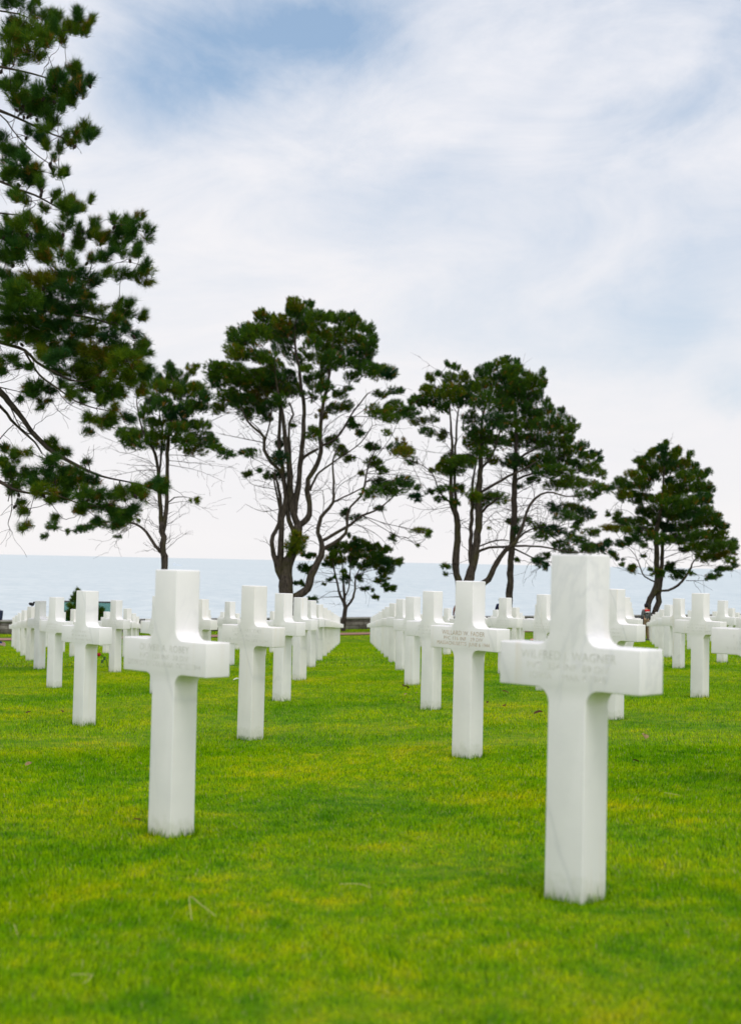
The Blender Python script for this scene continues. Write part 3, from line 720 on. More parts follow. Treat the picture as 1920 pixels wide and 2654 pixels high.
# --- slender pine on the left
T2 = dict(
 limbs=[
 [(1172,2500,50),(1168,2100,48),(1162,2000,47),(1155,1850,44),(1150,1790,42)],
 [(1152,1860,36),(1140,1700,30),(1130,1500,27),(1120,1400,24),(1100,1300,21),(1060,1230,17),(1010,1120,12),(980,1000,10),(970,920,8)],
 [(1160,1860,36),(1178,1700,31),(1185,1550,29),(1190,1300,27),(1200,1150,23),(1220,1050,18),(1280,930,12),(1220,760,8)],
 [(1150,2020,28),(1100,1950,23),(1040,1860,20),(980,1810,16),(920,1790,12),(800,1790,8)],
 [(1140,1430,15),(1145,1300,15),(1155,1150,11),(1130,1000,7)],
 [(1200,1180,10),(1300,1060,9),(1400,950,6)]],
 dead=[[(1195,1380,7),(1400,1420,4),(1590,1500,2)],[(1195,1350,7),(1400,1370,4),(1640,1400,2)],[(1190,1660,7),(1320,1640,4),(1450,1690,2)],[(1195,1540,7),(1280,1580,4),(1340,1660,2)],[(1110,1420,8),(1000,1420,5),(780,1465,3)],[(1110,1390,6),(900,1380,3)],
 [(1140,1660,5),(1050,1650,3),(1000,1700,2)],[(1190,1730,5),(1230,1710,2)],[(1200,1310,6),(1350,1320,4),(1500,1380,2)],[(1060,1240,6),(900,1300,4),(780,1260,2)],[(1080,1270,5),(850,1230,3),(710,1170,2)],[(1190,1800,5),(1260,1760,2)],[(1140,1840,5),(1090,1835,2)]],
 clumps=cl('''1195,690,36,45 1250,760,75,55 1370,700,48,38 1110,790,65,55 1200,840,95,60 1300,850,80,55 1400,840,60,50 1450,890,60,45 1350,960,90,48 1440,970,55,36 1150,950,90,48 1250,1010,85,46 1080,1080,60,45 1000,1150,65,45 900,1160,75,45
 950,1220,85,45 1100,1180,75,55 1130,1250,55,28 1250,1120,75,45 1350,1100,75,45 1440,1090,55,36 1300,1200,90,45 1420,1190,95,45 1380,1265,85,34 1500,1220,45,34 1600,1300,55,34 1550,1265,45,26 1390,1625,38,18 990,1775,18,14 1030,1000,50,45 1080,930,50,40
 860,1780,85,50,.9,.7 950,1720,55,28 700,1800,65,36 620,1820,46,26 560,1835,46,18 330,1885,34,18 380,1810,46,28 460,1850,30,14 840,1880,22,14 1200,1060,70,40'''))
# --- pair of pines right of the aisle
T4 = dict(
 limbs=[
 [(520,2250,84),(520,1950,78),(535,1780,74),(570,1650,64),(590,1500,58),(605,1350,55),(605,1200,50),(610,1050,44),(620,900,36),(625,700,26),(640,550,16),(680,400,10)],
 [(485,2000,58),(465,1880,56),(450,1800,54),(430,1650,52),(445,1500,50),(450,1380,50),(420,1260,46),(400,1180,38),(400,1050,28),(400,900,24),(405,750,20),(395,600,14),(385,450,10),(400,280,6)],
 [(440,1300,28),(430,1150,24),(425,950,20),(435,750,16),(450,550,12),(470,470,8)],
 [(545,1680,32),(540,1600,31),(545,1500,30),(550,1350,28),(555,1200,24),(555,1100,20),(580,950,14),(600,800,10)],
 [(610,1300,24),(700,1220,16),(760,1180,8)],
 [(620,1140,24),(720,1080,20),(830,1020,18),(920,980,12),(1050,900,8)],
 [(600,1870,46),(640,1830,46),(700,1750,42),(740,1660,36),(800,1580,32),(880,1510,28),(930,1400,24),(960,1290,21),(1020,1190,18),(1120,1140,14),(1250,1170,10),(1350,1170,6)],
 [(585,1580,24),(680,1550,19),(800,1545,17),(950,1540,15),(1100,1550,12),(1250,1580,9),(1400,1590,6)],
 [(590,1560,12),(730,1500,10),(830,1500,7)],
 [(410,1240,16),(320,1150,12),(290,1080,10),(260,1000,8),(150,920,6),(0,880,4)],
 [(620,980,20),(700,870,16),(760,700,12),(800,500,8)]],
 ntrunk=2,
 dead=[[(400,1250,7),(200,1270,4),(60,1230,2)],[(600,1370,7),(750,1340,4),(830,1370,2)],[(395,1090,6),(200,1030,4),(0,1010,2)],[(390,1060,6),(200,1000,3),(0,960,2)],[(620,1400,6),(740,1280,4),(840,1310,2)],[(450,1360,6),(500,1340,3)],[(470,1400,6),(530,1410,3)],
 [(610,1100,6),(750,1130,4),(900,1170,2)],[(540,1640,5),(480,1660,3),(420,1700,2)],[(400,850,5),(250,840,3),(60,800,2)],[(400,700,5),(250,640,3),(120,620,2)]],
 clumps=cl('''365,190,24,28 430,200,34,32 320,260,38,22 235,290,45,32 410,290,65,45 500,270,48,36 160,440,65,40 98,470,28,28 230,380,60,45 300,400,75,55 400,380,85,60 520,360,80,65 220,470,75,45 330,500,75,36 150,610,58,28 250,590,48,22 210,690,58,32
 330,710,46,36 440,450,75,45 520,440,60,50 640,250,70,55 700,200,46,40 760,170,45,36,1 850,230,70,50 760,280,80,60 650,350,80,65 760,400,90,65 870,330,90,60 650,460,90,60 800,500,90,65 550,580,60,45 540,680,58,55 700,600,90,60
 650,720,95,55 560,760,75,55 620,830,75,46 400,900,85,55 350,950,75,45 480,900,85,55 280,960,38,28 420,980,75,36 530,900,58,55 350,1110,58,28 230,1140,36,22 320,1190,46,22 430,1210,46,26 470,1110,46,34 560,1160,65,45 650,1180,75,45 760,1180,65,36 600,1230,58,26
 370,1700,34,26 370,1750,24,14 690,1400,14,10 750,760,80,45,.8 720,900,65,40,.7 60,830,60,30,.6 100,900,60,26,.6'''))
T4B = dict(
 limbs=[
 [(835,2250,54),(835,1950,52),(840,1750,50),(850,1550,49),(865,1400,46),(870,1200,43),(875,1050,38),(880,900,32),(885,700,24),(880,500,14),(860,350,8)],
 [(880,1520,22),(950,1440,13),(1050,1400,9),(1200,1400,6)],
 [(880,900,20),(1000,830,14),(1150,760,9),(1250,720,6)],
 [(880,1050,18),(1000,1000,14),(1200,980,9),(1400,970,6)],
 [(865,1560,16),(950,1600,11),(1050,1650,8),(1100,1680,5)]],
 dead=[[(875,1250,8),(1050,1230,5),(1200,1290,3)],[(875,1160,7),(1000,1090,4),(1150,1050,3)],[(870,1330,7),(1000,1310,4),(1150,1350,2)],[(865,1000,7),(750,980,4),(650,970,2)],[(870,1100,7),(760,1080,4),(640,1090,2)],[(865,1290,6),(760,1250,4),(660,1290,2)],[(870,1180,6),(1000,1190,4),(1130,1250,2)],[(860,1420,6),(1000,1380,4),(1150,1360,2)],[(860,1350,6),(750,1360,4),(680,1300,2)]],
 clumps=cl('''820,150,34,36 880,165,34,30 910,220,34,24 850,230,60,45 980,270,58,46 1000,320,65,55 1080,250,24,36 1070,320,38,46 950,420,90,60 1040,420,58,48 1110,460,34,28 930,520,90,60 1050,540,80,60 1150,520,46,36 1222,530,28,36 1200,590,58,48 1290,612,30,34
 1100,640,90,60 1220,680,80,55 1300,660,48,38 960,630,95,60 820,620,95,65 860,740,90,60 1000,750,100,60 1130,770,90,60 1240,760,70,45 1290,740,38,28 850,900,80,55 950,930,90,46 1080,900,95,60 1200,880,90,60 1300,830,70,46 1370,800,46,40 1400,870,65,38 1475,850,42,32
 1500,900,38,28 1100,980,90,46 1220,990,90,55 1330,940,80,46 1450,960,65,46 1520,1000,32,38 1300,1060,90,46 1420,1080,85,38 1520,1110,65,32 1590,1115,30,22 1380,1160,75,28 1180,1080,85,34 1020,1050,55,34 1480,1160,38,22 1180,1250,65,36 1290,1260,85,40 1400,1290,65,42 1460,1320,24,18
 1250,1310,75,36 1360,1350,46,32 860,1360,46,36 900,1420,38,26 1050,1390,55,36 1150,1420,75,36 1100,1460,75,28 1330,1500,85,32 1220,1530,75,32 1430,1440,65,28 1440,1560,85,40 1540,1550,55,36 1300,1580,75,28 900,1640,28,18 1050,1650,46,36 1100,1690,28,32 1100,1610,46,26
 870,420,80,60 880,330,60,50 900,1090,40,30,.6 960,1350,50,26,.6 1250,1440,70,26,.6 1350,1400,60,26,.6'''))
T5 = dict(
 limbs=[
 [(690,1950,54),(700,1820,62),(740,1720,60),(780,1640,72),(795,1550,60),(785,1400,56),(780,1250,52),(790,1050,40),(830,850,30),(850,600,20),(860,400,12),(855,250,7)],
 [(800,1950,62),(800,1800,60),(800,1680,56),(830,1580,45),(835,1400,42),(840,1250,38),(850,1100,28),(920,900,16),(960,700,9)],
 [(810,1695,24),(900,1680,25),(1000,1630,25),(1080,1540,24),(1130,1450,20),(1160,1380,12),(1250,1280,8)],
 [(750,1600,15),(660,1540,14),(620,1450,12),(570,1330,8),(500,1250,6)],
 [(790,1150,16),(650,1050,12),(500,1000,8),(350,1060,5)],
 [(840,1200,16),(1000,1120,12),(1200,1050,8),(1350,1000,5)]],
 ntrunk=2,
 dead=[[(850,1430,12),(980,1390,9),(1120,1340,6)],[(850,1360,11),(1000,1300,8),(1100,1290,5)],[(1080,1580,10),(1250,1580,7),(1400,1540,4)],[(750,1540,9),(600,1510,6),(380,1450,4)],[(600,960,8),(480,870,5),(350,870,3)],[(600,990,8),(480,950,5),(380,900,3)],[(1130,1450,9),(1300,1430,6),(1500,1450,4)],[(780,1270,8),(640,1240,5),(540,1180,3)],[(850,1280,8),(980,1270,6),(1080,1240,4)]],
 clumps=cl('''855,190,42,34 840,250,58,46 760,280,58,46 720,330,60,50 1010,260,46,36 960,300,60,50 1130,310,32,38 1085,370,58,38 620,370,55,46 880,340,90,60 700,420,90,60 850,440,100,60 1000,420,100,60 1130,420,68,58 515,500,45,42 600,520,85,55 720,520,90,60 1180,520,90,60 1285,490,46,46
 1060,530,90,60 430,570,58,38 380,610,46,36 500,620,90,46 640,620,90,46 930,580,70,60 930,680,100,70 1060,640,90,60 1200,640,100,60 1310,640,55,68 450,690,78,36 560,720,90,46 680,740,90,46 430,750,46,32 600,790,60,28 820,760,100,60 960,800,100,70 1100,780,100,70
 1230,760,90,70 1310,740,46,48 1300,860,66,38 630,870,60,46 740,880,90,60 860,900,100,60 1000,920,100,60 1130,900,90,60 1230,900,80,60 305,900,28,24 400,910,38,28 400,970,58,42 500,1000,90,46 620,980,80,46 740,1010,90,60 870,1030,90,60 1000,1050,100,60 1130,1030,90,60
 1250,990,90,60 1370,930,68,58 1400,1010,68,58 1480,1030,28,38 280,1040,68,24,1,.9 370,1050,80,28,1,.8 500,1070,80,28 620,1080,80,46 740,1130,90,46 860,1160,90,46 980,1160,90,46 1100,1150,90,60 1230,1120,90,60 1350,1110,90,60 1450,1120,58,58 1560,1190,38,42
 1500,1230,90,46 1400,1220,90,46 1280,1230,90,46 1160,1240,80,46 1060,1260,58,36 570,1160,80,36 480,1180,58,36 420,1210,46,36 640,1220,46,22 300,1200,46,32 1250,1340,80,46 1370,1320,90,46 1480,1310,80,38 1570,1270,38,38 1520,1370,58,22 1570,1420,28,38 1480,1450,58,36
 1400,1470,46,32 1380,1530,46,28 1300,1540,46,28 540,1460,46,46 745,1480,36,36 820,1500,46,50 930,1440,58,58 1000,1500,66,36 980,1540,66,24 650,1340,22,22 420,1420,38,14 340,1310,66,28 120,1230,80,28 410,1360,36,18 1120,1500,50,26,.6'''))
T1S = dict(
 limbs=[
 [(680,1250,58),(690,1080,52),(705,980,50),(692,920,42)],
 [(690,935,32),(640,820,28),(620,730,25),(590,600,22),(565,480,18),(560,380,10)],
 [(698,930,36),(690,800,30),(680,650,24),(670,520,16),(680,400,8)],
 [(715,985,30),(780,900,27),(820,770,23),(825,650,18),(860,550,14),(920,450,12),(980,380,8)],
 [(705,860,18),(750,730,14),(765,500,12),(770,350,8)],
 [(830,600,9),(1000,540,7),(1090,530,5)]],
 dead=[[(665,790,10),(540,790,7),(390,880,5)],[(660,590,8),(450,570,6),(370,560,4)],[(650,690,8),(450,670,6),(340,690,4)],[(830,640,8),(960,640,6),(1100,710,5)],[(760,710,8),(900,750,6),(1020,850,4)],[(660,520,7),(500,510,5),(400,525,3)]],
 clumps=cl('''230,360,46,38,1,.3 310,370,56,38 180,500,56,36 270,490,56,46 240,540,56,32 120,700,40,30 200,690,46,28 320,880,66,36 640,230,58,46 700,260,46,58 560,290,66,58 600,350,68,58 520,370,58,58 500,440,58,46 560,460,46,38 660,420,58,46 800,220,46,66 770,300,78,58
 850,260,58,58 900,220,66,38 960,240,58,46 1000,290,68,58 1080,250,56,46 1150,300,58,46 1210,280,38,46 880,340,88,58 800,400,78,46 1000,380,88,58 1100,370,68,58 830,480,66,36 950,480,78,46 1080,460,88,58 1180,430,78,58 1270,440,66,46 1340,430,58,38 1200,520,78,46
 1130,570,46,58 1190,610,36,32 1120,660,66,36 1200,720,58,38 1280,750,46,42 1180,770,28,28 870,620,56,36 720,640,56,46 700,560,36,38 940,750,50,32 1050,770,26,18 1050,850,46,32 520,640,38,22 560,610,28,18 480,690,36,14 820,170,58,18 760,130,28,28'''))
BUSH = dict(   # full photo pixels
 limbs=[[(206,1650,9),(206,1600,8),(205,1560,5),(203,1532,3)],[(206,1610,4),(190,1590,3),(182,1570,2)],[(206,1612,4),(240,1600,3),(262,1592,2)]],
 dead=[], clumps=cl('''200,1541,9,8 195,1553,12,6 203,1533,4,6 185,1572,10,9 200,1575,13,12 190,1590,16,13 208,1598,20,14 188,1606,14,9 235,1590,20,13 255,1583,12,8 266,1592,9,9 258,1602,12,7 240,1604,18,9 225,1570,14,12 215,1552,10,8'''))
TL_A = '''150,20,150,50 330,5,60,15 320,130,80,45 460,135,75,55 660,150,55,55 735,150,45,52 690,240,60,55 570,230,90,65 430,240,110,65 250,230,120,75 90,230,110,75 120,330,130,55 350,330,110,55 530,310,65,45 230,410,120,55 80,430,90,46 330,460,56,36 130,480,76,36 20,520,38,28
 610,570,65,36 655,560,45,46 480,590,56,36 735,670,40,52 620,650,88,62 480,660,80,56 680,740,65,46 560,770,100,56 400,740,100,65 180,700,80,65 60,680,58,58 110,780,100,75 280,830,110,75 450,850,90,65 620,830,75,46 540,900,56,36 330,930,110,55 200,900,88,46 430,990,78,56 370,1060,56,36
 700,1060,75,52 765,1095,52,46 650,1130,56,36 735,1150,56,32 560,1100,26,36 540,1150,46,26 600,1180,46,26 350,1150,66,46 390,1200,46,46 240,1110,56,36 490,1250,36,46 450,1320,36,26 570,1445,45,40 500,1420,36,26 450,1460,26,22
 20,1180,56,75 60,1300,66,75 180,1260,66,46 180,1340,88,46 60,1420,76,56 200,1440,105,56 300,1420,56,46 200,1500,95,56 80,1490,56,36 320,1530,46,56 200,1640,76,36 250,1690,46,26 120,1620,56,46 380,1740,42,42 460,1640,46,46 560,1680,75,56 640,1700,56,56 600,1760,75,46 540,1800,36,26 735,1672,38,32 690,1730,36,26
 240,1790,36,26 60,1880,66,56 200,1880,105,66 330,1900,75,56 90,1980,105,75 300,1990,125,75 560,1880,56,46 800,1890,56,56 700,1940,75,56 955,1840,36,46 1040,1850,46,56 1180,1835,38,46 1000,1940,85,75 1130,1930,75,66 1235,1950,42,55 850,2000,85,56 1000,2040,85,56 480,2020,95,75 620,2050,85,66 200,2100,125,75
 400,2140,115,66 60,2130,76,76 560,2170,85,56 1170,2085,46,46 1100,2130,75,46 900,2130,75,46 780,2150,56,36 1245,2230,46,42'''
TL_B = '''60,60,80,75 250,60,105,56 420,60,95,66 600,50,105,56 760,20,56,26 870,40,75,36 1030,40,70,52 500,140,115,56 640,150,52,46 160,150,115,75 320,180,105,66 60,230,85,75 200,280,125,75 370,290,115,75 540,270,105,66 680,260,75,46 840,240,56,36 940,235,46,34 880,310,85,46 1000,330,44,34 780,320,75,46
 940,420,60,46 820,370,75,46 100,370,105,66 280,400,125,75 470,420,125,75 640,400,95,66 760,460,75,46 100,480,115,56 300,510,125,66 500,550,125,75 680,560,105,75 830,560,95,66 960,560,75,56 1040,530,32,42 1035,600,46,42 900,640,105,56 1050,690,56,42 780,650,85,56 620,660,105,66 440,620,95,56 280,590,65,46,.8
 60,650,75,50,.8 30,720,45,36 170,690,55,34 560,740,105,66 700,760,105,66 850,750,105,56 980,760,85,56 420,730,56,46,.7 500,860,56,52 640,830,85,56 760,850,95,56 880,860,85,46 1000,850,60,42 260,830,85,46 340,830,65,34 200,880,66,40 440,800,45,42,.7 310,940,45,42 600,920,45,34,.7 730,900,66,40
 640,1050,56,34 780,1040,85,44 880,1050,56,34 800,980,46,26 740,1090,66,34 640,1130,46,20 130,900,36,26
 380,1230,56,46 430,1285,46,52 160,1280,56,34 60,1340,66,52 30,1270,36,36 330,1330,66,46 200,1440,76,46 330,1410,56,46 80,1430,85,52 450,1430,76,56 560,1420,56,36 600,1370,32,26 240,1510,76,36 100,1520,85,34 390,1500,76,56 520,1510,85,56 640,1500,66,46 300,1570,76,46 450,1590,76,56 580,1590,66,56
 700,1590,85,46 820,1600,85,46 930,1560,85,42 1010,1590,70,34 1080,1510,48,42 1160,1490,46,46 1130,1560,56,34 350,1640,46,34 200,1690,56,24 430,1740,44,22 120,1640,34,24 60,1580,34,18 190,1815,46,30 560,1720,55,44 650,1680,76,34 760,1700,76,44 870,1730,76,44 930,1690,44,34 820,1780,70,36 690,1770,36,26'''
def conv(s, x0, y0, sc):
    out = []
    for t in cl(s): out.append((x0+t[0]/sc, y0+t[1]/sc, t[2]/sc, t[3]/sc)+t[4:])
    return out
def cv(L, x0, y0, sc): return [(x0+a/sc, y0+b/sc, w/sc) for a, b, w in L]
A = (0, 0, 3.24); B = (0, 700, 2.735)
TL = dict(
 limbs=[[(-560,2900,190),(-570,2000,175),(-540,1300,160),(-570,700,135),(-540,200,110),(-520,-400,70)],
  cv([(-1350,500,110),(-700,600,80),(-300,700,62),(0,860,46),(60,930,42),(140,1020,38),(200,1110,34),(260,1180,34),(340,1260,32),(430,1320,28),(520,1370,24),(620,1420,20),(720,1460,16),(850,1490,12),(1000,1520,9),(1100,1560,6)], *B),
  cv([(-700,620,50),(-300,780,36),(0,960,24),(80,1060,20),(170,1150,16),(250,1220,14),(300,1300,10)], *B),
  cv([(-1400,1250,70),(-700,1350,50),(-300,1400,38),(0,1500,26),(80,1545,20),(200,1580,16),(380,1590,14),(550,1650,8),(700,1680,6)], *B),
  cv([(-1450,-300,100),(-700,-100,60),(-300,50,46),(0,160,30),(150,190,26),(300,250,24),(430,300,22),(600,330,18),(750,370,14),(900,440,8)], *B),
  cv([(-1400,100,90),(-700,300,60),(-300,420,40),(0,510,26),(180,570,22),(260,650,20),(380,720,18),(500,780,14),(600,790,8)], *B),
  cv([(180,580,16),(280,740,14),(400,830,12),(540,930,10),(680,980,8),(800,1000,5)], *B),
  cv([(-1700,300,80),(-900,400,50),(-400,470,36),(0,560,22),(150,590,18),(350,640,14),(500,690,8)], *A),
  cv([(-1700,500,80),(-900,700,60),(-400,800,40),(0,930,26),(150,990,22),(300,1060,18),(450,1130,14),(600,1170,10),(700,1150,6)], *A),
  cv([(-300,860,20),(0,960,12),(100,1080,10),(230,1230,9),(380,1350,8),(520,1430,5)], *A),
  cv([(-1700,1100,80),(-900,1250,50),(-400,1400,36),(0,1520,24),(150,1590,20),(300,1640,16),(450,1720,12),(560,1780,8)], *A),
  cv([(-1700,1600,80),(-900,1700,46),(-400,1760,26),(0,1790,14),(200,1810,8)], *A),
  cv([(-1700,-100,80),(-900,-50,46),(-400,20,30),(0,90,16),(200,130,12),(330,200,8)], *A)],
 dead=[cv([(85,1520,10),(85,1700,7),(60,1800,5),(90,1860,4)], *B), cv([(60,930,12),(150,1120,8),(240,1170,6)], *B), cv([(0,830,12),(90,850,8),(180,870,6)], *B), cv([(0,800,7),(80,780,5),(140,740,3)], *B), cv([(0,1200,9),(60,1130,7),(110,1090,4)], *B),
  cv([(220,590,9),(240,650,7),(250,720,5)], *B), cv([(350,830,7),(370,920,5),(420,1000,4),(500,1060,3)], *B), cv([(400,840,7),(480,940,5),(600,1000,3)], *B), cv([(60,1640,8),(90,1500,6)], *B), cv([(640,1420,8),(620,1340,4),(590,1300,3)], *B), cv([(220,1640,6),(160,1720,4),(120,1800,3)], *B)],
 clumps=conv(TL_A, *A)+conv(TL_B, *B))
build_tree('pine_tree', 'large near pine reaching in from the left edge, dark boughs against the sky', 20.5, (0, 0, 1.0), TL['limbs'], TL['clumps'], TL['dead'],
    dict(seed=5, depth=1.5, unit=.38, tuft_area=250, size=.195, needles=44, width=.0060, grow=1.27, dens=7.0, bare=110, clear=2, cones=90, snap=False, fat=1, lean=0))
build_tree('pine_tree', 'slender pine with forked bare stems behind the front left cross', 63.0, (0, 700, 2.735), T2['limbs'], T2['clumps'], T2['dead'],
    dict(seed=21, depth=1.6, unit=1.0, tuft_area=300, size=.27, needles=24, width=.017, group=GRP))
build_tree('pine_tree', 'tallest spreading pine with many curving stems, left of the aisle', 68.0, (500, 740, 2.647), T3['limbs'], T3['clumps'], T3['dead'],
    dict(seed=33, dens=4.8, bare=170, depth=3.0, unit=1.0, tuft_area=270, size=.27, needles=24, width=.017, ntrunk=2, group=GRP))
build_tree('pine_tree', 'three-stemmed pine right of the aisle, left half of the dense pair', 74.0, (1030, 880, 2.879), T4['limbs'], T4['clumps'], T4['dead'],
    dict(seed=45, bare=110, depth=2.4, unit=1.05, tuft_area=300, size=.29, needles=24, width=.018, ntrunk=2, group=GRP))
build_tree('pine_tree', 'straight single-trunk pine with crown sloping down to the right, in the dense pair', 75.5, (1030, 880, 2.879), T4B['limbs'], T4B['clumps'], T4B['dead'],
    dict(seed=57, bare=90, depth=2.6, unit=1.05, tuft_area=300, size=.29, needles=24, width=.018, ntrunk=1, group=GRP))
build_tree('pine_tree', 'broad dense pine at the far right with two crossing trunks', 82.0, (1500, 1100, 3.907), T5['limbs'], T5['clumps'], T5['dead'],
    dict(seed=69, dens=5.0, depth=2.4, unit=.95, tuft_area=470, size=.30, needles=24, width=.019, ntrunk=2, group=GRP))
build_tree('pine_tree', 'small young pine in front of the stone wall at the end of the aisle', 70.0, (740, 1360, 4.558), T1S['limbs'], T1S['clumps'], T1S['dead'],
    dict(seed=73, bare=30, clear=.8, depth=.8, unit=.6, tuft_area=560, size=.24, needles=28, width=.016, ntrunk=1, group=GRP))
build_tree('pine_bush', 'low dark pine bush in front of the glass panel at the left', 61.5, (0, 0, 1.0), BUSH['limbs'], BUSH['clumps'], BUSH['dead'],
    dict(seed=79, bare=0, depth=.4, unit=.35, tuft_area=26, size=.26, needles=26, width=.020))
# ------------------------------------------------------------------ sea wall
def build_wall():
    m, nt, b = newmat('wall_stone')
    tc = N(nt, 'ShaderNodeTexCoord'); br = N(nt, 'ShaderNodeTexBrick'); nt.links.new(tc.outputs['UV'], br.inputs['Vector'])
    br.inputs['Color1'].default_value = (.13, .115, .10, 1); br.inputs['Color2'].default_value = (.21, .195, .175, 1); br.inputs['Mortar'].default_value = (.055, .045, .035, 1)
    br.inputs['Scale'].default_value = 1.0; br.inputs['Brick Width'].default_value = .62; br.inputs['Row Height'].default_value = .2; br.inputs['Mortar Size'].default_value = .012; br.offset = .43
    n = noise(nt, tc.outputs['Object'], 3.5, 5, .65); r = ramp(nt, n.outputs[0], [(.3, (.55, .55, .52)), (.7, (1.4, 1.4, 1.35))])
    c = mixc(nt, 1.0, br.outputs[0], r.outputs[0], 'MULTIPLY'); nt.links.new(c, b.inputs['Base Color']); b.inputs['Roughness'].default_value = .95; b.inputs['Specular IOR Level'].default_value = .1
    cap = plain('coping_stone', (.27, .26, .245), .9, .1, .35, 2.2)
    root = empty('stone_wall', (0, 76.8, gz(0, 76.8))); tag(root, 'low grey stone wall with flat coping along the cliff edge', 'wall')
    ax = np.linspace(-30, 34, 65)
    def run(name, s0, s1, zb, zt, mat, uv):
        V = []; Fs = []
        for x in ax:
            for s, t in ((s0, 0), (s0, 1), (s1, 1), (s1, 0)):
                y = s+.72*x; g = gz(x, 76.5+.72*x); V.append((x, y, g+(zt if t else zb)))
        n = len(ax)
        for k in range(n-1):
            for q in range(4):
                a = 4*k+q; bq = 4*k+(q+1) % 4; Fs.append((a, a+4, bq+4, bq))
        Fs += [(0, 1, 2, 3), (4*(n-1)+3, 4*(n-1)+2, 4*(n-1)+1, 4*(n-1))]
        me = raw_mesh(name, np.array(V), np.array(Fs), [4]*len(Fs), mat)
        ul = me.uv_layers.new(name='UVMap')
        for l in me.loops:
            v = V[l.vertex_index]; ul.data[l.index].uv = (v[0]*1.23, v[2]-V[0][2])
        o = link(bpy.data.objects.new(name, me), root); o.matrix_parent_inverse = Matrix.Translation(-Vector(root.location))
    run('wall_face', 76.6, 77.1, -.2, .53, m, True); run('coping', 76.52, 77.18, .532, .63, cap, True)
build_wall()
# ------------------------------------------------------------------ glass panel
def build_panel():
    D = 63.8; a = U(165, 1558, D); c = U(294, 1560, D); z0 = gz(a.x, D); top = a.z
    root = empty('glass_panel', ((a.x+c.x)/2, D, z0)); tag(root, 'sea-green glass panel with thin dark frame behind the crosses at left', 'glass panel')
    m, nt, b = newmat('tinted_glass'); t = N(nt, 'ShaderNodeBsdfTransparent'); t.inputs[0].default_value = (.52, .74, .72, 1)
    b.inputs['Base Color'].default_value = (.16, .30, .29, 1); b.inputs['Roughness'].default_value = .12
    mx = N(nt, 'ShaderNodeMixShader'); mx.inputs[0].default_value = .42; nt.links.new(t.outputs[0], mx.inputs[1]); nt.links.new(b.outputs[0], mx.inputs[2])
    nt.links.new(mx.outputs[0], nt.nodes['Material Output'].inputs['Surface'])
    w = (c.x-a.x)/2; h = top-z0; fr = plain('bronze_frame', (.055, .045, .045), .5, .4)
    bm_obj('pane', bx(bmesh.new(), -w+.03, w-.03, -.006, .006, .05, h-.04), m, root)
    bm_obj('top_rail', bx(bmesh.new(), -w, w, -.03, .03, h-.04, h+.02, .006), fr, root)
    for x in (-w, w): bm_obj('post', bx(bmesh.new(), x-.018, x+.018, -.025, .025, -.1, h-.042, .004), fr, root)
build_panel()
# ------------------------------------------------------------------ ship on the horizon
def build_ship():
    D = 8500.0; p = U(461, 1440, D); root = empty('ship', (p.x, D, -49.4+EYE)); tag(root, 'faint distant ship on the horizon at left', 'ship')
    m = plain('hazed_ship', (.60, .66, .72), .8, .1)  # distance haze is put into this pale colour
    k = D/F
    bm = bmesh.new(); L = 22*k
    prof = [(-1, 0), (-1.04, .10), (1.06, .13), (.95, 0)]
    fr = [bm.verts.new((x*L/2, -6, z*L)) for x, z in prof]; bk = [bm.verts.new((x*L/2, 6, z*L)) for x, z in prof]
    bm.faces.new(fr); bm.faces.new(bk[::-1])
    for q in range(4): bm.faces.new((fr[q], bk[q], bk[(q+1) % 4], fr[(q+1) % 4]))
    bmesh.ops.recalc_face_normals(bm, faces=bm.faces); bm_obj('hull', bm, m, root)
    bm = bx(bmesh.new(), -L*.45, -L*.25, -4, 4, L*.13, L*.32); bm_obj('superstructure', bm, m, root)
    bm = bx(bmesh.new(), L*.0, L*.03, -1, 1, L*.13, L*.30); bm_obj('mast', bm, m, root)
build_ship()
# ------------------------------------------------------------------ people
def skin_mesh(name, verts, edges, radii, mat, parent, sub=1, rootv=0):
    me = bpy.data.meshes.new(name); me.from_pydata(verts, edges, []); o = bpy.data.objects.new(name, me); COL.objects.link(o)
    md = o.modifiers.new('s', 'SKIN'); sv = me.skin_vertices[0].data
    for i, r in enumerate(radii):
        sv[i].radius = r if isinstance(r, tuple) else (r, r); sv[i].use_root = (i == rootv)
    md2 = o.modifiers.new('b', 'SUBSURF'); md2.levels = sub; md2.render_levels = sub
    dg = bpy.context.evaluated_depsgraph_get(); m2 = bpy.data.meshes.new_from_object(o.evaluated_get(dg)); bpy.data.objects.remove(o)
    for p in m2.polygons: p.use_smooth = True
    m2.materials.clear(); m2.materials.append(mat); m2.name = name
    return link(bpy.data.objects.new(name, m2), parent)
SKIN = plain('skin', (.50, .31, .22), .6, .3)
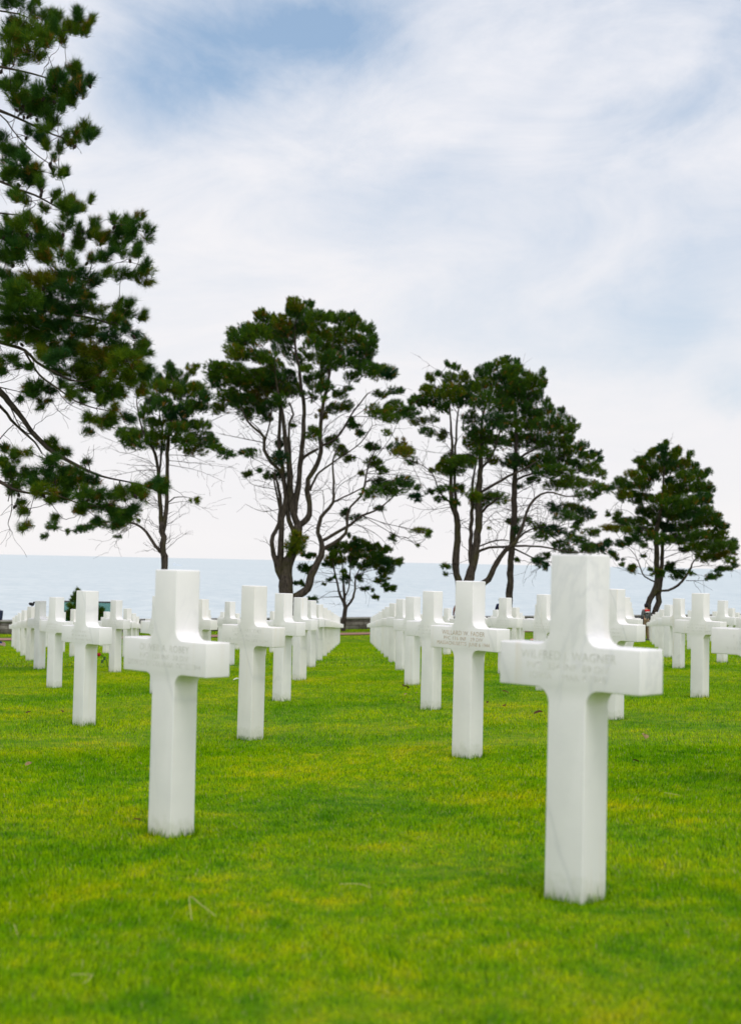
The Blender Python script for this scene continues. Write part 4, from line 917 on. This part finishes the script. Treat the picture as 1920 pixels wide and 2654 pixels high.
def person(x, D, H, rz, label, cols, shorts=False, bag=None, hood=False, lean=0):
    z0 = gz(x, D); root = empty('person', (x, D, z0), rz); tag(root, label, 'person')
    s = H/1.75
    J = dict(pel=(0,0,.95), wa=(0,.01,1.08), ch=(0,.02+lean,1.32), nk=(0,.02+lean*1.5,1.47), hd0=(0,0+lean*1.7,1.56), hd1=(0,-.01+lean*1.7,1.66), hd2=(0,0+lean*1.7,1.72),
      sl=(-.18,.02+lean,1.40), el=(-.24,.05,1.13), wl=(-.21,-.10,.93), hl=(-.20,-.14,.86), sr=(.18,.02+lean,1.40), er=(.25,.05,1.13), wr=(.23,-.07,.90), hr=(.23,-.10,.83),
      pl=(-.09,0,.90), kl=(-.10,-.04,.50), al=(-.11,.05,.09), tl=(-.12,-.13,.035), pr=(.09,0,.90), kr=(.11,.02,.50), ar=(.12,.12,.10), tr=(.13,-.05,.035))
    R = dict(pel=(.15,.11), wa=(.135,.095), ch=(.165,.11), nk=.055, hd0=.07, hd1=(.078,.095), hd2=.05, sl=.06, el=.042, wl=.028, hl=(.035,.018), sr=.06, er=.042, wr=.028, hr=(.035,.018),
      pl=.085, kl=.058, al=.038, tl=(.04,.025), pr=.085, kr=.058, ar=.038, tr=(.04,.025))
    E = [('pel','wa'),('wa','ch'),('ch','nk'),('nk','hd0'),('hd0','hd1'),('hd1','hd2'),('ch','sl'),('sl','el'),('el','wl'),('wl','hl'),('ch','sr'),('sr','er'),('er','wr'),('wr','hr'),('pel','pl'),('pl','kl'),('kl','al'),('al','tl'),('pel','pr'),('pr','kr'),('kr','ar'),('ar','tr')]
    def sk(name, keys, mat, grow, sub=1, extra=None, rt=None):
        keys = list(keys); ed = [(keys.index(a), keys.index(b)) for a, b in E if a in keys and b in keys]
        vs = [tuple(c*s for c in J[k]) for k in keys]; rr = [tuple((q+grow)*s for q in (R[k] if isinstance(R[k], tuple) else (R[k], R[k]))) for k in keys]
        return skin_mesh(name, vs, ed, rr, mat, root, sub, keys.index(rt) if rt else 0)
    sk('body', J.keys(), SKIN, 0, 2, rt='pel')
    # five fingers per hand
    for side, h, w in ((-1, 'hl', 'wl'), (1, 'hr', 'wr')):
        vs = []; ed = []; rr = []
        hp = Vector(J[h])*s
        for q in range(5):
            a = hp+Vector((0, (q-2)*.013, .01))*s; Lf = (.05, .065, .07, .065, .05)[q]
            b_ = a+Vector((side*-.006, (q-2)*.003-.012, -Lf*.55))*s; c = b_+Vector((side*-.012, -.012, -Lf*.4))*s
            i = len(vs); vs += [tuple(a), tuple(b_), tuple(c)]; ed += [(i, i+1), (i+1, i+2)]; rr += [.009*s, .008*s, .006*s]
        me = bpy.data.meshes.new('hand'); acc = Acc()
        for q in range(5): acc.tube([(Vector(vs[3*q]), rr[0]), (Vector(vs[3*q+1]), rr[1]), (Vector(vs[3*q+2]), rr[2])], 6)
        acc.obj('fingers', SKIN, root)
    mj = plain('jacket_'+label[:6].strip().replace(' ', '_'), cols[0], .9, .1, cols[3] if len(cols) > 3 else .2, 14); mt = plain('trousers_cloth', cols[1], .9, .1, .2, 20); mh = plain('hair', cols[2], .8, .2)
    sk('jacket', ['pel','wa','ch','nk','sl','el','wl','sr','er','wr'], mj, .016, 1, rt='pel')
    if shorts: sk('shorts', ['pel','wa','pl','kl','pr','kr'], mt, .02, 1, rt='pel')
    else: sk('trousers', ['pel','wa','pl','kl','al','pr','kr','ar'], mt, .016, 1, rt='pel')
    bm = bmesh.new(); bmesh.ops.create_icosphere(bm, subdivisions=3, radius=1, matrix=Matrix.Translation((0, (.02+lean*1.7)*s, 1.655*s)) @ Matrix.Diagonal((.098*s, .112*s, .118*s, 1)))
    for v in list(bm.verts):
        if v.co.y < (-.035+lean*1.7)*s and v.co.z < 1.70*s or v.co.z < (1.55 if not hood else 1.45)*s: bm.verts.remove(v)
    bm_obj('hood' if hood else 'hair', bm, mj if hood else mh, root, True)
    sh = plain('shoe', (.025, .03, .07), .6, .3)
    for k, t in (('al', 'tl'), ('ar', 'tr')):
        a = Vector(J[k])*s; b_ = Vector(J[t])*s; acc = Acc(); acc.tube([(a+Vector((0, .05, -.03))*s, .03*s), (a+Vector((0, .03, -.045))*s, .05*s), ((a+b_)/2+Vector((0, 0, -.005)), .052*s), (b_, .045*s), (b_+Vector((0, -.05, -.01))*s, .025*s)], 8)
        o = acc.obj('shoe', sh, root)
        bm = bx(bmesh.new(), -.045*s, .045*s, -.06*s, .03*s, .0, .022*s, .004); 
        for v in bm.verts: v.co += Vector(((a.x+b_.x)/2, (a.y+b_.y)/2, .005))
        bm_obj('shoe_sole', bm, plain('sole', (.7, .7, .72), .7, .2), root)
    # face: nose, eyes, ears
    bm = bmesh.new(); fy = (-.10+lean*1.7)*s
    bmesh.ops.create_icosphere(bm, subdivisions=1, radius=.013*s, matrix=Matrix.Translation((0, fy, 1.635*s)) @ Matrix.Diagonal((1, 1.2, 1.8, 1)))
    bm_obj('nose', bm, SKIN, root)
    ey = plain('eye', (.03, .02, .02), .3, .4)
    for q in (-1, 1):
        bm = bmesh.new(); bmesh.ops.create_icosphere(bm, subdivisions=1, radius=.009*s, matrix=Matrix.Translation((q*.032*s, fy+.012*s, 1.655*s))); bm_obj('eye', bm, ey, root)
        bm = bmesh.new(); bmesh.ops.create_icosphere(bm, subdivisions=1, radius=.02*s, matrix=Matrix.Translation((q*.083*s, (.0+lean*1.7)*s, 1.64*s)) @ Matrix.Diagonal((.4, .8, 1.5, 1))); bm_obj('ear', bm, SKIN, root)
    return root, s
p = U(1672, 1652, 62); pr, s = person(p.x, 62.0, 1.62, math.radians(205), 'person in mottled grey and black jacket and brown trousers, between the far right crosses', [(.085, .088, .09), (.17, .12, .07), (.012, .010, .014), .95])
mb = plain('black_bag_cloth', (.022, .017, .024), .7, .2); o = bm_obj('shoulder_bag', bx(bmesh.new(), -.20, .20, -.08, .08, -.13, .12, .035), mb); 
o.location = U(1655, 1606, 61.85); o.rotation_euler = (0, .15, .5); tag(o, 'dark shoulder bag held beside the person in the mottled jacket', 'bag')
rs = plain('red_cloth', (.55, .03, .03), .8, .1); ws = plain('white_cloth', (.8, .8, .8), .8, .1)
o = bm_obj('scarf', bx(bmesh.new(), -.12, .12, -.13, .13, 1.27, 1.36, .03), rs, pr); o = bm_obj('collar', bx(bmesh.new(), -.10, .10, -.14, .14, 1.235, 1.268, .01), ws, pr)
p = U(1296, 1600, 68.6); person(p.x, 68.6, 1.62, math.radians(20), 'person in hooded navy jacket mostly hidden behind a cross right of the aisle', [(.012, .016, .05), (.03, .035, .05), (.02, .02, .02)], hood=True)
p = U(1186, 1600, 68.0); person(p.x, 68.0, 1.50, math.radians(190), 'person in brown jacket almost hidden behind the cross with ochre lettering', [(.16, .07, .055), (.25, .27, .30), (.05, .03, .02)])
# rucksack at the left edge, on the wall
def rucksack():
    D = 64.6; p = U(-3, 1612, D); wt = gz(p.x, 76.5+.72*p.x)+.63
    root = empty('rucksack', (p.x, 77.0-.16+.72*p.x, wt)); tag(root, 'dark navy rucksack standing on the stone wall, cut by the left edge', 'rucksack')
    m = plain('navy_nylon', (.012, .02, .05), .6, .3)
    bm = bx(bmesh.new(), -.14, .15, -.10, .10, 0, .44, .05)
    for v in bm.verts: v.co.x *= .75+.5*v.co.z
    bm_obj('bag_body', bm, m, root); bm_obj('front_pocket', bx(bmesh.new(), -.09, .09, -.16, -.10, .04, .22, .02), m, root)
    a = Acc(); a.tube([(Vector((-.03, 0, .43)), .01), (Vector((-.02, 0, .48)), .01), (Vector((.02, 0, .48)), .01), (Vector((.03, 0, .43)), .01)], 6); a.obj('carry_handle', m, root)
rucksack()
# ------------------------------------------------------------------ small things
def at_ground(px, py, D0=4, D1=60):
    lo, hi = D0, D1
    for _ in range(40):
        mid = (lo+hi)/2; p = U(px, py, mid)
        if p.z > gz(p.x, mid): lo = mid
        else: hi = mid
    p = U(px, py, lo); p.z = gz(p.x, lo); return p
LB = plain('dry_leaf_brown', (.13, .06, .03), .8, .2, .4, 60); LT = plain('dry_leaf_tan', (.42, .30, .15), .8, .2, .3, 60); LP = plain('pale_petal', (.72, .74, .66), .7, .2, .1, 40)
def leaf(px, py, L, mat, label, rz):
    p = at_ground(px, py); bm = bmesh.new(); n = 7; rows = []
    for k in range(n):
        t = k/(n-1); w = .34*math.sin(math.pi*min(1, .08+t*.92))**.7*L*(1 if k < n-1 else .05)
        z = .018+.25*L*math.sin(t*2.6)*.5
        rows.append([bm.verts.new((t*L-L/2, -w, z+.10*L)), bm.verts.new((t*L-L/2, 0, z)), bm.verts.new((t*L-L/2, w, z+.14*L))])
    for k in range(n-1):
        for q in range(2): bm.faces.new((rows[k][q], rows[k+1][q], rows[k+1][q+1], rows[k][q+1]))
    bmesh.ops.solidify(bm, geom=bm.faces[:], thickness=.0012)
    a = Acc()
    o = bm_obj('fallen_leaf', bm, mat); o.location = p+Vector((0, 0, .012)); o.rotation_euler = (.25, -.2, rz); o.scale = (.72, .72, .72); tag(o, label, 'leaf', 'fallen leaves and petals on the lawn')
for q, (px, py, L, mt, lab) in enumerate([
 (613,1767,.10,LP,'white petal on the grass left of the cross reading NORTH CAROLINA'), (1043,1783,.07,LB,'brown leaf, top left of the leaf cluster in the aisle'), (1052,1787,.08,LB,'brown leaf in the middle of the aisle leaf cluster'),
 (1060,1790,.07,LB,'brown leaf at the right of the aisle leaf cluster'), (1051,1806,.05,LT,'tan leaf just below the aisle leaf cluster'), (1041,1823,.06,LB,'dark curled leaf in the aisle below the leaf cluster'), (1058,1828,.04,LT,'tiny tan leaf lying right of the dark curled leaf'),
 (1080,1803,.05,LT,'small tan leaf beside the third cross right of the aisle'), (1262,1828,.05,LB,'brown leaf right of the cross with ochre lettering'), (1308,1801,.10,LT,'tan leaf under the left arm of the nearest cross'), (1307,1838,.08,LT,'tan leaf lower down under the left arm of the nearest cross'),
 (1395,1857,.10,LB,'brown leaf beside the upper shaft of the nearest cross'), (1668,1920,.10,LT,'tan leaf on the grass right of the nearest cross'), (1645,1985,.05,LB,'small dark leaf on the grass right of the nearest cross'), (283,1805,.06,LB,'dark leaf between the front left cross and its left neighbour'),
 (75,1855,.06,LB,'dark leaf on the lawn near the left edge'), (160,1852,.06,LB,'dark leaf left of the cross with the rose'), (355,2143,.045,LT,'tan leaf at the foot of the front left cross'), (690,1880,.05,LB,'dark leaf by the foot of the cross reading NORTH CAROLINA'),
 (75,1993,.06,LT,'tan leaf on the lawn by the left edge'), (360,1990,.04,LT,'tan scrap on the lawn beside the front left cross')]):
    leaf(px, py, L, mt, lab, 1.7*q)
ST = plain('dry_straw', (.46, .42, .16), .8, .2)
def straw(pts, lab):
    a = Acc(); P = []
    for px, py, h in pts:
        p = at_ground(px, py, 2); P.append((p+Vector((0, 0, h-.004)), .0011))
    P[-1] = (P[-1][0], .0008); a.tube(smooth_path(P, .02, .002, random.Random(3)), 5); o = a.obj('straw', ST, None); tag(o, lab, 'straw', 'dry straws on the lawn')
straw([(497,2410,.03),(491,2362,.045),(520,2378,.04),(560,2400,.03)], 'bent dry straw in the left foreground grass')
straw([(880,2318,.035),(930,2322,.04),(960,2328,.035)], 'long dry straw lying in the middle foreground')
straw([(37,2432,.04),(46,2455,.035)], 'short dry straw near the bottom left corner')
straw([(185,2562,.035),(240,2568,.04),(215,2580,.03)], 'crumpled dry straw at the bottom left')
straw([(1720,2075,.04),(1760,2082,.04)], 'pale dry straw right of the nearest cross')
def rose():
    D = 20.1; root = empty('rose', (0, 0, 0)); g = at_ground(287, 1742); D = g.y; root.location = g; tag(root, 'long-stemmed red rose leaning in front of a cross at left', 'flower')
    gm = plain('rose_stem', (.035, .07, .02), .6, .3); rm = plain('rose_petal', (.30, .006, .012), .6, .3, .5, 40); lm = plain('rose_leaf', (.05, .10, .03), .6, .3, .3, 50)
    pts = [U(x, y, D-.10*k)-g for k, (x, y) in enumerate([(286, 1742), (281, 1728), (276, 1712), (268, 1701), (259, 1694)])]
    a = Acc(); a.tube(smooth_path([(p, .0035) for p in pts], .02, .001, random.Random(1)), 6); a.obj('stem', gm, root)
    head = U(257, 1697, D-.4)-g; bm = bmesh.new()
    for ring, (n, r, h) in enumerate(((3, .012, .03), (5, .020, .028), (6, .027, .022))):
        for q in range(n):
            t = 2*math.pi*q/n+ring*.5
            bmesh.ops.create_icosphere(bm, subdivisions=2, radius=1, matrix=Matrix.Translation(head+Vector((math.cos(t)*r*.55, math.sin(t)*r*.55, 0))) @ Matrix.Rotation(t, 4, 'Z') @ Matrix.Rotation(.25, 4, 'Y') @ Matrix.Diagonal((.006, r*.85, h, 1)))
    bm_obj('bloom', bm, rm, root, True)
    for (x, y) in ((266, 1714), (272, 1706)):
        c = U(x, y, D-.25)-g; bm = bmesh.new(); bmesh.ops.create_icosphere(bm, subdivisions=2, radius=1, matrix=Matrix.Translation(c) @ Matrix.Rotation(.3, 4, 'Y') @ Matrix.Diagonal((.018, .004, .03, 1))); bm_obj('leaf', bm, lm, root, True)
rose()
def flag(px, py, label, hh, pink=False):
    g = at_ground(px, py); root = empty('small_flag' if not pink else 'small_flower', g); tag(root, label, 'flag' if not pink else 'flower')
    a = Acc(); a.tube([(Vector((0, 0, -.02)), .003), (Vector((0, 0, hh)), .003)], 6); a.obj('stick' if not pink else 'stem', plain('stick_wood', (.3, .22, .12), .7, .2), root)
    if pink:
        bm = bmesh.new()
        for q in range(6):
            t = q*math.pi/3; bmesh.ops.create_icosphere(bm, subdivisions=1, radius=1, matrix=Matrix.Translation((math.cos(t)*.03, math.sin(t)*.03, hh)) @ Matrix.Rotation(t, 4, 'Z') @ Matrix.Diagonal((.03, .018, .03, 1)))
        bm_obj('bloom', bm, plain('pink_petals', (.75, .30, .30), .7, .2), root, True); return
    W_, H_ = .15, .095; n = 10
    def piece(nm, x0, x1, z0, z1, col, off):
        bm = bmesh.new(); c = []
        for k in range(n+1):
            x = x0+(x1-x0)*k/n; yy = .008*math.sin(x*40)+off; sg = -.25*x
            c.append((bm.verts.new((x, yy, hh-z0+sg)), bm.verts.new((x, yy, hh-z1+sg))))
        for k in range(n): bm.faces.new((c[k][0], c[k+1][0], c[k+1][1], c[k][1]))
        bmesh.ops.solidify(bm, geom=bm.faces[:], thickness=.001); bm_obj(nm, bm, col, root)
    rd = plain('flag_red', (.55, .04, .05), .8, .1); wh = plain('flag_white', (.8, .8, .8), .8, .1); bl = plain('flag_blue', (.04, .06, .25), .8, .1)
    piece('white_field', 0, W_, 0, H_, wh, 0)
    for q in range(7): piece('red_stripe', 0, W_, H_*(2*q)/13, H_*(2*q+1)/13, rd, -.002)
    piece('blue_canton', 0, W_*.42, 0, H_*7/13, bl, -.004)
flag(-1, 1692, 'little stars and stripes flag stuck in the lawn at the left edge', .30)
flag(1377, 1674, 'small pink flower at the foot of a distant cross right of the ochre-lettered cross', .20, True)
def bird():
    y, i, j, x = min((c for c in cells), key=lambda c: abs(960+F*c[3]/c[0]-76)+abs(c[0]-27.5)*4)
    o = CROSS_AT[(i, j)]; top = o.location.z+1.0
    root = empty('bird', (x, y, top)); tag(root, 'small black bird perched on top of a cross at the far left', 'bird')
    m = plain('black_feathers', (.012, .012, .015), .7, .2)
    bm = bmesh.new()
    bmesh.ops.create_icosphere(bm, subdivisions=2, radius=1, matrix=Matrix.Translation((0, 0, .045)) @ Matrix.Rotation(.5, 4, 'Y') @ Matrix.Diagonal((.05, .03, .032, 1)))
    for v in bm.verts:
        if v.co.x > .02: v.co.z += (v.co.x-.02)*.5
        if v.co.x < -.02: v.co.y *= .6; v.co.x *= 1.35
    bmesh.ops.create_icosphere(bm, subdivisions=2, radius=.021, matrix=Matrix.Translation((.040, 0, .078)))
    bm_obj('body', bm, m, root, True)
    a = Acc(); a.tube([(Vector((.058, 0, .078)), .005), (Vector((.078, 0, .075)), .001)], 5); a.obj('beak', plain('beak', (.2, .12, .02), .5, .3), root)
    for q in (-1, 1):
        a = Acc(); a.tube([(Vector((.0, q*.012, .022)), .002), (Vector((.0, q*.012, 0)), .002)], 4); a.obj('leg', m, root)
bird()
